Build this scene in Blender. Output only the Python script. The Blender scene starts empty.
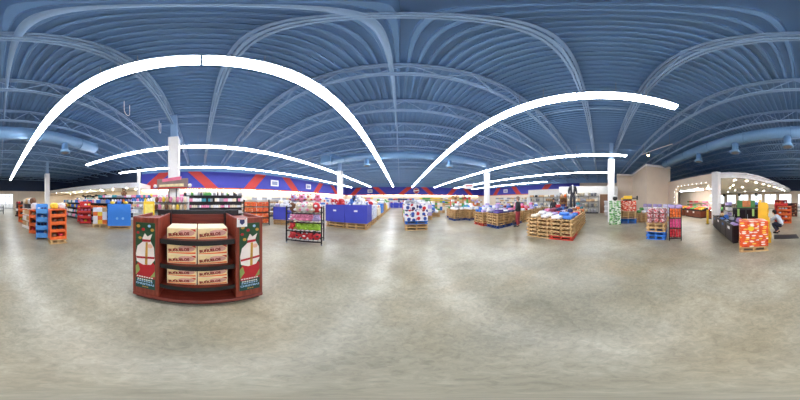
import bpy, bmesh, math, random
from mathutils import Vector, Matrix
random.seed(11)
PI = math.pi
R = math.radians
SC = bpy.context.scene
COL = SC.collection
EYE = 1.6                                    # tripod height

# ------------------------------------------------------------------ helpers
def lin(h):
    v = [int(h[i:i+2], 16) / 255 for i in (0, 2, 4)]
    return tuple(((c + .055) / 1.055) ** 2.4 if c > .04045 else c / 12.92 for c in v) + (1,)

def P(px, d):
    """floor point at bearing px (panorama column) and distance d"""
    a = R((px - 400) * .45)
    return (d * math.sin(a), d * math.cos(a))

def face(nx, ny):
    """z rotation that turns a thing's front (local -Y) towards (nx, ny)"""
    return math.atan2(ny, nx) + PI / 2

MATS = {}
def M(name, hexc, rough=.6, var=.12, scale=6.0, metal=0.0, spec=.5, emit=0.0):
    if name in MATS:
        return MATS[name]
    m = bpy.data.materials.new(name); m.use_nodes = True
    nt = m.node_tree; b = nt.nodes['Principled BSDF']
    c = lin(hexc)
    b.inputs['Roughness'].default_value = rough
    b.inputs['Metallic'].default_value = metal
    b.inputs['Specular IOR Level'].default_value = spec
    if var > 0:
        tc = nt.nodes.new('ShaderNodeTexCoord'); n = nt.nodes.new('ShaderNodeTexNoise')
        n.inputs['Scale'].default_value = scale; n.inputs['Detail'].default_value = 4
        r = nt.nodes.new('ShaderNodeValToRGB')
        r.color_ramp.elements[0].position = .3; r.color_ramp.elements[1].position = .7
        r.color_ramp.elements[0].color = tuple(x * (1 - var) for x in c[:3]) + (1,)
        r.color_ramp.elements[1].color = tuple(min(1, x * (1 + var)) for x in c[:3]) + (1,)
        nt.links.new(tc.outputs['Object'], n.inputs['Vector']); nt.links.new(n.outputs['Fac'], r.inputs['Fac'])
        nt.links.new(r.outputs['Color'], b.inputs['Base Color'])
    else:
        b.inputs['Base Color'].default_value = c
    if emit:
        b.inputs['Emission Color'].default_value = c; b.inputs['Emission Strength'].default_value = emit
    MATS[name] = m
    return m

def spots(name, base, cols, scale=6.0, rad=.33, rough=.5, rnd=.55, sq=1.0):
    """printed pattern of round blobs on a plain carton"""
    m = bpy.data.materials.new(name); m.use_nodes = True
    nt = m.node_tree; b = nt.nodes['Principled BSDF']; b.inputs['Roughness'].default_value = rough
    N = nt.nodes.new; L = nt.links.new
    tc = N('ShaderNodeTexCoord'); sx = N('ShaderNodeSeparateXYZ'); L(tc.outputs['Object'], sx.inputs[0])
    ad = N('ShaderNodeMath'); ad.operation = 'ADD'; L(sx.outputs['X'], ad.inputs[0]); L(sx.outputs['Y'], ad.inputs[1])
    cb = N('ShaderNodeCombineXYZ'); mu = N('ShaderNodeMath'); mu.operation = 'MULTIPLY'; mu.inputs[1].default_value = sq; L(ad.outputs[0], mu.inputs[0]); L(mu.outputs[0], cb.inputs['X']); L(sx.outputs['Z'], cb.inputs['Y'])
    v = N('ShaderNodeTexVoronoi'); v.voronoi_dimensions = '2D'; v.inputs['Scale'].default_value = scale; v.inputs['Randomness'].default_value = rnd
    oi = N('ShaderNodeObjectInfo'); va = N('ShaderNodeVectorMath'); va.operation = 'ADD'; vm = N('ShaderNodeMath'); vm.operation = 'MULTIPLY'; vm.inputs[1].default_value = 37.0
    L(oi.outputs['Random'], vm.inputs[0]); L(cb.outputs[0], va.inputs[0]); L(vm.outputs[0], va.inputs[1]); L(va.outputs[0], v.inputs['Vector'])
    lt = N('ShaderNodeMath'); lt.operation = 'LESS_THAN'; lt.inputs[1].default_value = rad; L(v.outputs['Distance'], lt.inputs[0])
    sc = N('ShaderNodeSeparateColor'); L(v.outputs['Color'], sc.inputs[0])
    r = N('ShaderNodeValToRGB'); r.color_ramp.interpolation = 'CONSTANT'
    while len(r.color_ramp.elements) < len(cols): r.color_ramp.elements.new(.5)
    for i, c in enumerate(cols):
        r.color_ramp.elements[i].position = i / len(cols); r.color_ramp.elements[i].color = lin(c)
    L(sc.outputs[0], r.inputs['Fac'])
    mx = N('ShaderNodeMix'); mx.data_type = 'RGBA'; L(lt.outputs[0], mx.inputs['Factor'])
    mx.inputs[6].default_value = lin(base); L(r.outputs['Color'], mx.inputs[7])
    L(mx.outputs[2], b.inputs['Base Color'])
    return m

def woodmat(name, c0, c1, scale=2.0, rough=.5, stretch=(1, 12, 12)):
    m = bpy.data.materials.new(name); m.use_nodes = True
    nt = m.node_tree; b = nt.nodes['Principled BSDF']; b.inputs['Roughness'].default_value = rough
    tc = nt.nodes.new('ShaderNodeTexCoord'); mp = nt.nodes.new('ShaderNodeMapping'); mp.inputs['Scale'].default_value = stretch
    n = nt.nodes.new('ShaderNodeTexNoise'); n.inputs['Scale'].default_value = scale; n.inputs['Detail'].default_value = 6; n.inputs['Distortion'].default_value = .6
    r = nt.nodes.new('ShaderNodeValToRGB'); r.color_ramp.elements[0].position = .3; r.color_ramp.elements[1].position = .72
    r.color_ramp.elements[0].color = lin(c0); r.color_ramp.elements[1].color = lin(c1)
    L = nt.links.new
    L(tc.outputs['Object'], mp.inputs[0]); L(mp.outputs[0], n.inputs['Vector']); L(n.outputs['Fac'], r.inputs['Fac']); L(r.outputs['Color'], b.inputs['Base Color'])
    return m

class MB:
    """collects shapes for ONE part"""
    def __init__(s): s.v = []; s.f = []; s.sm = []
    def add(s, vs, fs, smooth=False):
        o = len(s.v); s.v += [tuple(v) for v in vs]; s.f += [tuple(i + o for i in f) for f in fs]; s.sm += [smooth] * len(fs); return s
    def box(s, x0, x1, y0, y1, z0, z1):
        vs = [(x, y, z) for x in (x0, x1) for y in (y0, y1) for z in (z0, z1)]
        return s.add(vs, [(0, 1, 3, 2), (4, 6, 7, 5), (0, 4, 5, 1), (2, 3, 7, 6), (0, 2, 6, 4), (1, 5, 7, 3)])
    def bar(s, a, b, w, h=None):
        """square bar between two points"""
        h = h or w; a = Vector(a); b = Vector(b); d = (b - a).normalized()
        u = d.cross(Vector((0, 0, 1)))
        if u.length < 1e-4: u = Vector((1, 0, 0))
        u.normalize(); t = u.cross(d)
        vs = [p + u * (i * w / 2) + t * (j * h / 2) for p in (a, b) for i, j in ((-1, -1), (1, -1), (1, 1), (-1, 1))]
        return s.add(vs, [(3, 2, 1, 0), (4, 5, 6, 7), (0, 1, 5, 4), (1, 2, 6, 5), (2, 3, 7, 6), (3, 0, 4, 7)])
    def cyl(s, a, b, r, n=16, r2=None):
        r2 = r if r2 is None else r2; a = Vector(a); b = Vector(b); d = (b - a).normalized()
        u = d.orthogonal().normalized(); t = d.cross(u)
        vs = [p + (u * math.cos(2*PI*k/n) + t * math.sin(2*PI*k/n)) * q for p, q in ((a, r), (b, r2)) for k in range(n)]
        s.add(vs, [(k, (k+1) % n, n + (k+1) % n, n + k) for k in range(n)], True)
        o = len(s.v) - 2*n
        s.f += [tuple(o + k for k in reversed(range(n))), tuple(o + n + k for k in range(n))]; s.sm += [False, False]
        return s
    def sph(s, c, r, sc=(1, 1, 1), nu=14, nv=9):
        vs = [(c[0], c[1], c[2] - r*sc[2])]
        for i in range(1, nv):
            a = -PI/2 + PI*i/nv
            vs += [(c[0]+r*sc[0]*math.cos(a)*math.cos(2*PI*k/nu), c[1]+r*sc[1]*math.cos(a)*math.sin(2*PI*k/nu), c[2]+r*sc[2]*math.sin(a)) for k in range(nu)]
        vs.append((c[0], c[1], c[2] + r*sc[2])); fs = []
        for k in range(nu): fs.append((0, 1+(k+1) % nu, 1+k))
        for i in range(nv-2):
            for k in range(nu): fs.append((1+i*nu+k, 1+i*nu+(k+1) % nu, 1+(i+1)*nu+(k+1) % nu, 1+(i+1)*nu+k))
        o = 1+(nv-2)*nu
        for k in range(nu): fs.append((o+k, o+(k+1) % nu, len(vs)-1))
        return s.add(vs, fs, True)
    def lathe(s, prof, n=16, c=(0, 0, 0)):
        vs = [(c[0]+r*math.cos(2*PI*k/n), c[1]+r*math.sin(2*PI*k/n), c[2]+z) for r, z in prof for k in range(n)]
        fs = [(i*n+k, i*n+(k+1) % n, (i+1)*n+(k+1) % n, (i+1)*n+k) for i in range(len(prof)-1) for k in range(n)]
        s.add(vs, fs, True); o = len(s.v) - len(vs); m = len(prof)-1
        s.f += [tuple(o+k for k in reversed(range(n))), tuple(o+m*n+k for k in range(n))]; s.sm += [False, False]
        return s
    def prism(s, poly, z0, z1):
        """vertical prism over a plan polygon"""
        n = len(poly); vs = [(x, y, z) for z in (z0, z1) for x, y in poly]
        fs = [tuple(reversed(range(n))), tuple(range(n, 2*n))] + [(k, (k+1) % n, n+(k+1) % n, n+k) for k in range(n)]
        return s.add(vs, fs)
    def slab(s, poly, y0, y1):
        """upright slab: polygon in x,z pushed from y0 to y1"""
        n = len(poly); vs = [(x, y, z) for y in (y0, y1) for x, z in poly]
        fs = [tuple(range(n)), tuple(reversed(range(n, 2*n)))] + [(k, n+k, n+(k+1) % n, (k+1) % n) for k in range(n)]
        return s.add(vs, fs)
    def slabx(s, poly, x0, x1):
        """upright slab: polygon in y,z pushed from x0 to x1"""
        n = len(poly); vs = [(x, y, z) for x in (x0, x1) for y, z in poly]
        fs = [tuple(range(n)), tuple(reversed(range(n, 2*n)))] + [(k, n+k, n+(k+1) % n, (k+1) % n) for k in range(n)]
        return s.add(vs, fs)
    def mesh(s, name, bevel=0.0, seg=1):
        me = bpy.data.meshes.new(name); bm = bmesh.new()
        vs = [bm.verts.new(v) for v in s.v]
        for f, sm in zip(s.f, s.sm):
            try:
                q = bm.faces.new([vs[i] for i in f]); q.smooth = sm
            except ValueError: pass
        bmesh.ops.recalc_face_normals(bm, faces=bm.faces[:])
        if bevel:
            bmesh.ops.bevel(bm, geom=[e for e in bm.edges if len(e.link_faces) == 2 and e.calc_face_angle(0) > .6], offset=bevel, segments=seg, affect='EDGES', profile=.5)
        big = [f for f in bm.faces if len(f.verts) > 4]
        if big: bmesh.ops.triangulate(bm, faces=big)
        bm.to_mesh(me); bm.free()
        return me

def link(name, me, mat, parent=None, loc=(0, 0, 0), rz=0):
    o = bpy.data.objects.new(name, me); COL.objects.link(o)
    if mat is not None and not me.materials: me.materials.append(mat)
    o.parent = parent; o.location = loc; o.rotation_euler = (0, 0, rz)
    return o

def tag(o, label, cat, group=None, kind=None):
    o['label'] = label; o['category'] = cat
    if group: o['group'] = group
    if kind: o['kind'] = kind
    return o

def thing(name, label, cat, loc=(0, 0, 0), rz=0, group=None):
    o = bpy.data.objects.new(name, None); COL.objects.link(o); o.empty_display_size = .1
    o.location = loc; o.rotation_euler = (0, 0, rz)
    return tag(o, label, cat, group)

def part(t, name, mb, mat, bevel=0.0, seg=1, loc=(0, 0, 0), label=None):
    o = link(name, mb.mesh(name, bevel, seg), mat, t, loc)
    if label: o['label'] = label
    return o

def solo(name, mb, mat, label, cat, loc=(0, 0, 0), rz=0, group=None, bevel=0.0, seg=1):
    return tag(link(name, mb.mesh(name, bevel, seg), mat, None, loc, rz), label, cat, group)

def struct(name, mb, mat, parent=None, bevel=0.0):
    o = link(name, mb.mesh(name, bevel), mat, parent)
    if parent is None: o['kind'] = 'structure'
    return o

def copy_tree(o, loc=None, rz=None, label=None, group=None, parent=None):
    c = o.copy(); COL.objects.link(c)
    if parent is not None:
        c.parent = parent
    else:
        if loc is not None: c.location = loc
        if rz is not None: c.rotation_euler = (0, 0, rz)
        if label: c['label'] = label
        if group: c['group'] = group
    for ch in list(o.children): copy_tree(ch, parent=c)
    return c

def remat(o, mat):
    o.material_slots[0].link = 'OBJECT'; o.material_slots[0].material = mat

def text(t, s, size, mat, loc, rot=(PI/2, 0, 0), name='lettering', ext=.0015, shear=0.0, bold=0.0):
    cu = bpy.data.curves.new(name, 'FONT'); cu.body = s; cu.size = size; cu.extrude = ext; cu.align_x = 'CENTER'; cu.align_y = 'CENTER'
    cu.shear = shear; cu.offset = bold; cu.resolution_u = 3
    tmp = bpy.data.objects.new('tmp', cu); COL.objects.link(tmp)
    dg = bpy.context.evaluated_depsgraph_get()
    me = bpy.data.meshes.new_from_object(tmp.evaluated_get(dg)); me.name = name
    bpy.data.objects.remove(tmp); bpy.data.curves.remove(cu)
    me.materials.clear(); me.materials.append(mat)
    o = bpy.data.objects.new(name, me); COL.objects.link(o); o.parent = t; o.location = loc; o.rotation_euler = rot
    return o

# unit shapes (foot at z=0, 1 x 1 x 1) shared by the goods
def soft_mesh(name, e=.55, seed=0, rough=.06, nu=18, nv=12):
    rnd = random.Random(seed); ph = [rnd.uniform(0, 6.28) for _ in range(6)]
    sg = lambda v, p: math.copysign(abs(v) ** p, v)
    mb = MB(); vs = []
    for i in range(nv+1):
        a = -PI/2 + PI*i/nv
        for k in range(nu):
            b = 2*PI*k/nu
            w = 1 + rough*(math.sin(3*b+ph[0])*math.cos(2*a+ph[1]) + .6*math.sin(5*a+ph[2]+2*b) + .5*math.sin(7*b+ph[3]+a))
            vs.append((.5*sg(math.cos(a), e)*sg(math.cos(b), e)*w/(1+rough), .5*sg(math.cos(a), e)*sg(math.sin(b), e)*w/(1+rough), .5+.5*sg(math.sin(a), e)))
    fs = [(i*nu+k, i*nu+(k+1) % nu, (i+1)*nu+(k+1) % nu, (i+1)*nu+k) for i in range(nv) for k in range(nu)]
    mb.add(vs, fs, True)
    me = mb.mesh(name); bm = bmesh.new(); bm.from_mesh(me); bmesh.ops.remove_doubles(bm, verts=bm.verts[:], dist=.002); bm.to_mesh(me); bm.free()
    return me
SHAPE = {}
def shape(kind, seed=0):
    key = (kind, seed)
    if key in SHAPE: return SHAPE[key]
    if kind == 'soft': me = soft_mesh('cushion', .5, seed, .05)
    elif kind == 'bag': me = soft_mesh('bag', .75, seed, .12)
    elif kind == 'fold': me = soft_mesh('fold', .28, seed, .035)
    elif kind == 'round': me = soft_mesh('fruit', 1, seed, .02, 10, 7)
    elif kind == 'box': me = MB().box(-.5, .5, -.5, .5, 0, 1).mesh('carton', .03)
    elif kind == 'bottle': me = MB().lathe([(.42, 0), (.5, .06), (.5, .55), (.42, .66), (.2, .78), (.17, .86), (.24, .87), (.24, 1)], 10).mesh('bottle')
    elif kind == 'jar': me = MB().lathe([(.46, 0), (.5, .05), (.5, .72), (.4, .8), (.46, .81), (.46, 1)], 10).mesh('jar')
    elif kind == 'tub': me = MB().lathe([(.36, 0), (.46, .82), (.5, .84), (.5, .97), (.3, 1)], 10).mesh('tub')
    elif kind == 'bundle': me = soft_mesh('bundle', .4, seed, .08)
    SHAPE[key] = me
    return me
BOUND = {}
def item(name, kind, size, mat, label, cat, loc, rz=0, group=None, seed=0):
    key = (kind, seed, mat.name)
    if key not in BOUND:
        me = shape(kind, seed).copy(); me.materials.append(mat); BOUND[key] = me
    o = bpy.data.objects.new(name, BOUND[key]); COL.objects.link(o)
    o.scale = size; o.location = (loc[0], loc[1], loc[2] + .003); o.rotation_euler = (0, 0, rz)
    return tag(o, label, cat, group)

def frame_of(loc, rz):
    return Matrix.Translation(Vector(loc)) @ Matrix.Rotation(rz, 4, 'Z')

def heap(loc, rz, w, d, z0, cell, layers, name, kind, cols, what, cat, group, inset=.5, jit=.05, seeds=3, skip=0.0):
    """countable soft goods lying in layers on a rectangle; cols = [(colour word, material)]"""
    F = frame_of(loc, rz); cx, cy, ch = cell
    for l in range(layers):
        ww, dd = w - 2*inset*l*cx, d - 2*inset*l*cy
        nx, ny = max(1, int(ww/cx)), max(1, int(dd/cy))
        if ww < cx*.6 or dd < cy*.6: break
        for i in range(nx):
            for j in range(ny):
                if l and random.random() < skip: continue
                sx, sy, sz = cx*random.uniform(.9, .98), cy*random.uniform(.9, .98), ch*random.uniform(.9, 1.05)
                p = F @ Vector((-ww/2 + (i+.5)*ww/nx, -dd/2 + (j+.5)*dd/ny, z0 + l*ch*.92))
                c, m = random.choice(cols)
                item(name, kind, (sx, sy, sz), m, f'{c} {what}', cat, p, rz + random.uniform(-jit, jit), group, random.randrange(seeds))

ORD = ['lowest', 'second', 'third', 'fourth', 'fifth']
def gondola(name, label, cat, loc, rz, L, H, levels, depth, fm, goods, where, group, bay=1.2, base_h=.15, fill=.95, header=None, back=None, first=0, pnl=True):
    """shelving run: front is local -Y, back at local y=+depth/2. goods = list per level of (name, shape, (w,d,h), [(word,mat)], category)"""
    t = thing(name, label, cat, loc, rz, None)
    part(t, 'base', MB().box(-L/2, L/2, -depth/2, depth/2, 0, base_h), fm, .008)
    if pnl: part(t, 'back_panel', MB().box(-L/2, L/2, depth/2-.03, depth/2, base_h, H), back or fm, .004)
    n = max(1, round(L/bay))
    for i in range(n+1):
        x = -L/2 + i*L/n
        part(t, 'upright', MB().box(x-.018, x+.018, depth/2-.075, depth/2-.03, base_h, H), fm)
    zs = [base_h + k*(H-base_h-.12)/max(1, levels-1) for k in range(levels)]
    for k in range(1, levels):
        part(t, 'shelf', MB().box(-L/2, L/2, -depth/2+.02, depth/2-.075, zs[k]-.03, zs[k]), fm, .004)
    if header: part(t, 'header_panel', MB().box(-L/2, L/2, depth/2-.06, depth/2+.01, H, H+header[0]), header[1], .005)
    F = frame_of(loc, rz)
    for k in range(first, levels):
        g = goods[k % len(goods)]; nm, sh, (w, dd, h), cols, gc = g
        x = -L/2 + .03
        run = 0; cm = None
        gap = (zs[1]-zs[0]) - .05 if levels > 1 else 9
        hh = min(h, gap) if k < levels-1 else h
        while x + w < L/2 - .02:
            if run <= 0: run = random.randint(1, 2); cm = random.choice(cols)
            run -= 1
            if random.random() < fill:
                p = F @ Vector((x + w/2, -depth/2 + .04 + dd/2, zs[k]))
                item(nm, sh, (w*.93, dd, hh*random.uniform(.88, 1)), cm[1], f'{cm[0]} {nm.replace("_", " ")} on {ORD[min(k,4)] if k < levels-1 else "top"} shelf of {where}', gc, p, rz, group, random.randrange(3) if sh in ('bag', 'soft', 'bundle', 'fold') else 0)
            x += w
    return t

# ------------------------------------------------------------------ palette
white = M('white_paint', 'F3F1ED', .55, .03)
beige = M('beige_wall', 'DCCBB5', .7, .03, 1.5)
cream = M('cream_wall', 'EBDCC8', .7, .03, 1.5)
partwhite = M('partition_white', 'D9D6CE', .7, .03, 1.5)
bandblue = M('band_blue', '3A3FA8', .6, .05, 1)
bandred = M('band_red', 'C4362F', .6, .04, 1)
bandorange = M('band_orange', 'D0693F', .6, .04, 1)
deckblue = M('deck_blue', '7099C6', .5, .05, .7)
steelblue = M('steel_blue', '8FB0D4', .45, .05, 1.5)
ductblue = M('duct_blue', '7AA6D0', .4, .05, 1.2)
navy = M('navy_wall', '2B3C58', .7, .05, .8)
black = M('black_metal', '1B1B1D', .45, .1)
darkgrey = M('dark_grey', '3A3A3E', .5, .1)
grey = M('grey_metal', '8C8F93', .45, .08)
chrome = M('wire_chrome', 'B9BCC0', .3, .04, metal=.8)
cherry = woodmat('cherry_wood', '6A2418', '9A4632', 2.5, .38, (10, 10, 1))
cherryd = woodmat('cherry_wood_dark', '5C2015', '86382A', 2.5, .4, (1, 10, 10))
palletw = woodmat('pallet_wood', 'AE8552', 'E2BF88', 3, .75)
palletb = M('pallet_blue', '2E6FC0', .6, .2, 4)
palletn = M('pallet_navy', '2B4A8E', .6, .2, 4)
palletr = M('pallet_red', 'C8402F', .6, .2, 4)
purple = M('bin_blue', '3C46B4', .55, .06, 2)
skyblue = M('box_bright_blue', '2E7CD6', .5, .05, 2)
orange = M('card_orange', 'E8682A', .5, .06, 3)
redcard = M('card_red', 'C7302C', .5, .08, 3)
yellow = M('card_yellow', 'F0C52A', .5, .06, 3)
cardb = M('cardboard', 'B88C5A', .7, .1, 4)
brownw = woodmat('brown_counter', '5A2A1C', '8A4A30', 2, .5, (1, 8, 8))
C_ = lambda w, h, r=.6: (w, M('goods_' + w.replace(' ', '_'), h, r, .1, 9))
WHITE, BLUE, RED, PINK, GREEN, LIME, YEL, ORG, BRN, TAN, BLK, NAVY, LAV, GRY, TEAL, CRM, MAR = (
    C_('white', 'E6E6E8'), C_('blue', '3D74C4'), C_('red', 'CC2E35'), C_('pink', 'E78BB0'), C_('green', '4F9A4A'), C_('lime green', '9BC53D'),
    C_('yellow', 'EBC63C'), C_('orange', 'E5712E'), C_('brown', '7A5238'), C_('tan', 'C9A67A'), C_('black', '26262A'), C_('navy blue', '2D3262'),
    C_('lavender', 'AFA0CE'), C_('grey', '9A9CA2'), C_('teal', '3B93A0'), C_('cream', 'E9DCC0'), C_('maroon', '7E2838'))
# ================================================================== THE SETTING
XL, XR, YB, YF, ZD = -15.0, 25.0, -24.0, 33.0, 6.15

def concrete():
    m = bpy.data.materials.new('polished_concrete'); m.use_nodes = True
    nt = m.node_tree; b = nt.nodes['Principled BSDF']; N = nt.nodes.new; L = nt.links.new
    tc = N('ShaderNodeTexCoord')
    def noise(s, d, dist=0.0, rgh=.6):
        n = N('ShaderNodeTexNoise'); n.inputs['Scale'].default_value = s; n.inputs['Detail'].default_value = d; n.inputs['Distortion'].default_value = dist; n.inputs['Roughness'].default_value = rgh
        L(tc.outputs['Object'], n.inputs['Vector']); return n
    def ramp(src, p0, c0, p1, c1):
        r = N('ShaderNodeValToRGB'); r.color_ramp.elements[0].position = p0; r.color_ramp.elements[1].position = p1
        r.color_ramp.elements[0].color = c0; r.color_ramp.elements[1].color = c1; L(src, r.inputs['Fac']); return r
    def mix(f, a, c, mode='MIX'):
        x = N('ShaderNodeMix'); x.data_type = 'RGBA'; x.blend_type = mode
        if isinstance(f, float): x.inputs['Factor'].default_value = f
        else: L(f, x.inputs['Factor'])
        L(a, x.inputs[6]); L(c, x.inputs[7]); return x
    big = ramp(noise(.33, 2.5, .4).outputs['Fac'], .36, lin('86826F'), .64, lin('B0AB97'))
    warm = ramp(noise(.55, 3, .3).outputs['Fac'], .45, (0, 0, 0, 1), .75, (.6, .6, .6, 1))
    tan = N('ShaderNodeRGB'); tan.outputs[0].default_value = lin('8A774F')
    a = mix(warm.outputs['Color'], big.outputs['Color'], tan.outputs[0])
    mid = ramp(noise(2.2, 5, .6, .65).outputs['Fac'], .3, (.8, .8, .78, 1), .7, (1.12, 1.12, 1.12, 1))
    a2 = mix(1.0, a.outputs[2], mid.outputs['Color'], 'MULTIPLY')
    fine = ramp(noise(16, 9, .8, .75).outputs['Fac'], .32, (.6, .59, .56, 1), .66, (1.16, 1.12, 1.12, 1))
    d = mix(.8, a2.outputs[2], fine.outputs['Color'], 'MULTIPLY')
    L(d.outputs[2], b.inputs['Base Color'])
    b.inputs['Roughness'].default_value = .33
    b.inputs['Specular IOR Level'].default_value = .45
    return m
struct('floor', MB().box(XL-.2, XR+.2, YB-.2, YF+.2, -.2, 0), concrete())
# ground and pavement outside the shop front
out = MB().box(XL-10, XR+10, YB-30, YB-.2, -.3, -.02)
struct('pavement', out, M('pavement_grey', 'A9A8A4', .8, .08, .5))

# corrugated roof deck, ribs running along y
deck = MB(); per = .2; n = int((XR - XL) / per) + 1; prof = []
for i in range(n):
    x = XL + i*per
    prof += [(x, ZD), (x+.115, ZD), (x+.13, ZD-.08), (x+.185, ZD-.08)]
vs = [(x, y, z) for y in (YB-.2, YF+.2) for x, z in prof]; k = len(prof)
deck.add(vs, [(i, i+1, k+i+1, k+i) for i in range(k-1)])
deck.box(XL-.2, XR+.2, YB-.2, YF+.2, ZD+.05, ZD+.2)
struct('ceiling', deck, deckblue)

# outer walls
Z1U = 5.0
struct('wall_left', MB().box(XL-.2, XL, YB-.2, -7.4, 0, 3.4).box(XL-.2, XL, -7.4, YF+.2, 0, Z1U), cream)
struct('wall_far', MB().box(XL, XR, YF, YF+.2, 0, Z1U), cream)
struct('wall_right', MB().box(XR, XR+.2, YB-.2, YF+.2, 0, Z1U), cream)
struct('wall_upper', MB().box(XL-.2, XL, -7.4, YF+.2, Z1U, ZD).box(XL, XR, YF, YF+.2, Z1U, ZD).box(XR, XR+.2, YB-.2, YF+.2, Z1U, ZD), deckblue)
struct('wall_upper', MB().box(XL-.2, XL+.02, YB-.2, -7.4, 3.4, ZD), navy)
# shop front behind the camera: dark wall over and between the windows and the door
WIN = [(1.6, 4.0), (4.5, 6.9), (7.4, 9.8), (10.3, 12.7), (13.2, 15.6), (16.1, 18.5)]
wb = MB(); cuts = [(-2.5, .4, 0, 2.75)] + [(a, b, .75, 2.75) for a, b in WIN]; x = XL
for a, b, z0, z1 in cuts:
    wb.box(x, a, YB-.2, YB, 0, 3.3); wb.box(a, b, YB-.2, YB, z1, 3.3)
    if z0: wb.box(a, b, YB-.2, YB, 0, z0)
    x = b
wb.box(x, XR, YB-.2, YB, 0, 3.3)
struct('wall_back', wb, cream)
struct('wall_upper', MB().box(XL, XR, YB-.2, YB, 3.3, ZD), navy)
glass = bpy.data.materials.new('window_glass'); glass.use_nodes = True
gb = glass.node_tree.nodes['Principled BSDF']; gb.inputs['Transmission Weight'].default_value = 1; gb.inputs['Roughness'].default_value = 0; gb.inputs['IOR'].default_value = 1.02
alu = M('aluminium_frame', 'C9CBCC', .4, .03, metal=.3)
for i, (a, b) in enumerate(WIN):
    f = MB(); m = (a+b)/2
    for x0, x1 in ((a, a+.07), (b-.07, b), (m-.03, m+.03)): f.box(x0, x1, YB-.15, YB-.03, .75, 2.75)
    f.box(a, b, YB-.15, YB-.03, .75, .82).box(a, b, YB-.15, YB-.03, 2.68, 2.75).box(a, b, YB-.13, YB-.05, 1.9, 1.94)
    w = struct(f'window_{i+1}', f, alu)
    part(w, 'pane', MB().box(a+.05, b-.05, YB-.1, YB-.09, .8, 2.7), glass)
f = MB()
for x in (-2.5, -1.82, -1.08, -.35, .33): f.box(x, x+.07, YB-.15, YB-.03, 0, 2.75)
f.box(-2.5, .4, YB-.15, YB-.03, 2.2, 2.28).box(-2.5, .4, YB-.15, YB-.03, 2.68, 2.75).box(-2.5, .4, YB-.15, YB-.03, 0, .1)
dr = struct('door_1', f, alu)
part(dr, 'pane', MB().box(-2.45, .35, YB-.1, YB-.09, .05, 2.7), glass)
part(dr, 'door_handle', MB().box(-1.16, -1.12, YB-.02, YB+.03, .9, 1.3).box(-1.01, -.97, YB-.02, YB+.03, .9, 1.3), black)

# blue band with red slanting stripes, z 3.05 .. 5.0
Z0, Z1 = 3.05, 5.0
def band(name, axis, a, b, stripes):
    """axis 'y': wall at XL / XR; axis 'x': far wall"""
    t = MB(); s_ = []
    if axis == 'L': t.box(XL, XL+.05, a, b, Z0, Z1)
    elif axis == 'R': t.box(XR-.05, XR, a, b, Z0, Z1)
    else: t.box(a, b, YF-.05, YF, Z0, Z1)
    o = struct(name, t, bandblue)
    for lo, hi in stripes:
        w = .75; poly = [(lo-w, Z0), (lo+w, Z0), (hi+w, Z1), (hi-w, Z1)]
        m = MB()
        if axis == 'L': m.slabx(poly, XL+.05, XL+.062)
        elif axis == 'R': m.slabx(poly, XR-.062, XR-.05)
        else: m.slab(poly, YF-.062, YF-.05)
        part(o, 'red_stripe', m, bandred)
    m = MB()
    if axis == 'L': m.box(XL, XL+.1, a, b, Z0-.17, Z0)
    elif axis == 'R': m.box(XR-.1, XR, a, b, Z0-.17, Z0)
    else: m.box(a, b, YF-.1, YF, Z0-.17, Z0)
    part(o, 'orange_edge', m, bandorange)
band('trim_1', 'L', -7.4, YF, [(-6.6, -4.2), (1.4, -.7), (6.1, 7.8), (13.9, 12.0), (19.2, 21.0), (27.6, 25.2)])
band('trim_2', 'F', XL, XR, [(-12.8, -10.9), (-4.3, -6.5), (.2, 2.6), (8.4, 6.2), (13.4, 15.4), (20.5, 18.4)])
band('trim_3', 'R', 4.0, YF, [(27.1, 25.4), (18.5, 20.2), (12.4, 10.6)])
# strip of warm light under the band (real lamps in the valance)
warm = M('valance_glow', 'FFE9CC', .5, 0, emit=26)
def valance(loc, along, name='valance_light', label=''):
    t = thing(name, label, 'light', loc, 0, 'valance lights under the blue band')
    L = 2.2
    if along == 'y':
        part(t, 'housing', MB().box(-.04, .04, -L/2, L/2, .03, .08), white); part(t, 'tube', MB().box(-.025, .025, -L/2+.03, L/2-.03, 0, .03), warm)
    else:
        part(t, 'housing', MB().box(-L/2, L/2, -.04, .04, .03, .08), white); part(t, 'tube', MB().box(-L/2+.03, L/2-.03, -.025, .025, 0, .03), warm)
    return t
v0 = valance((XL+.2, -6.2, 2.8), 'y', label='slim warm valance light under the blue band of the long side wall')
for i in range(1, 16): copy_tree(v0, (XL+.2, -6.2+2.45*i, 2.8))
v1 = valance((XL+2, YF-.2, 2.8), 'x', label='slim warm valance light under the blue band of the far wall')
for i in range(1, 15): copy_tree(v1, (XL+2+2.5*i, YF-.2, 2.8))

# framed department panels on the band
def panel(loc, rz, label, w=1.3, h=.85):
    t = thing('department_sign', label, 'sign', loc, rz, 'white signs on the blue band')
    part(t, 'board', MB().box(-w/2, w/2, -.03, .03, 0, h), white, .01)
    part(t, 'picture', MB().box(-w/2+.2, w/2-.2, -.034, -.03, .15, h-.2), M('sign_print', '8F97B5', .6, .25, 7))
panel((XL+.12, 9.9, 3.55), PI/2, 'white sign on blue side wall between two red stripes above orange rack')
panel((XL+.12, 17.0, 3.55), PI/2, 'white sign on blue side wall nearer the far corner')
panel((-7.9, YF-.12, 3.55), 0, 'white sign on blue far wall between two red stripes')
panel((XR-.12, 22.8, 3.55), -PI/2, 'white sign on blue wall behind the person in red trousers', 1.4)
t = thing('round_logo_sign', 'round red and white logo disc on blue far wall', 'sign', (4.25, YF-.06, 4.0))
part(t, 'disc', MB().cyl((0, 0, 0), (0, -.04, 0), .75, 28), white)
part(t, 'red_disc', MB().cyl((0, -.04, 0), (0, -.05, 0), .66, 28), bandred)
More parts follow.
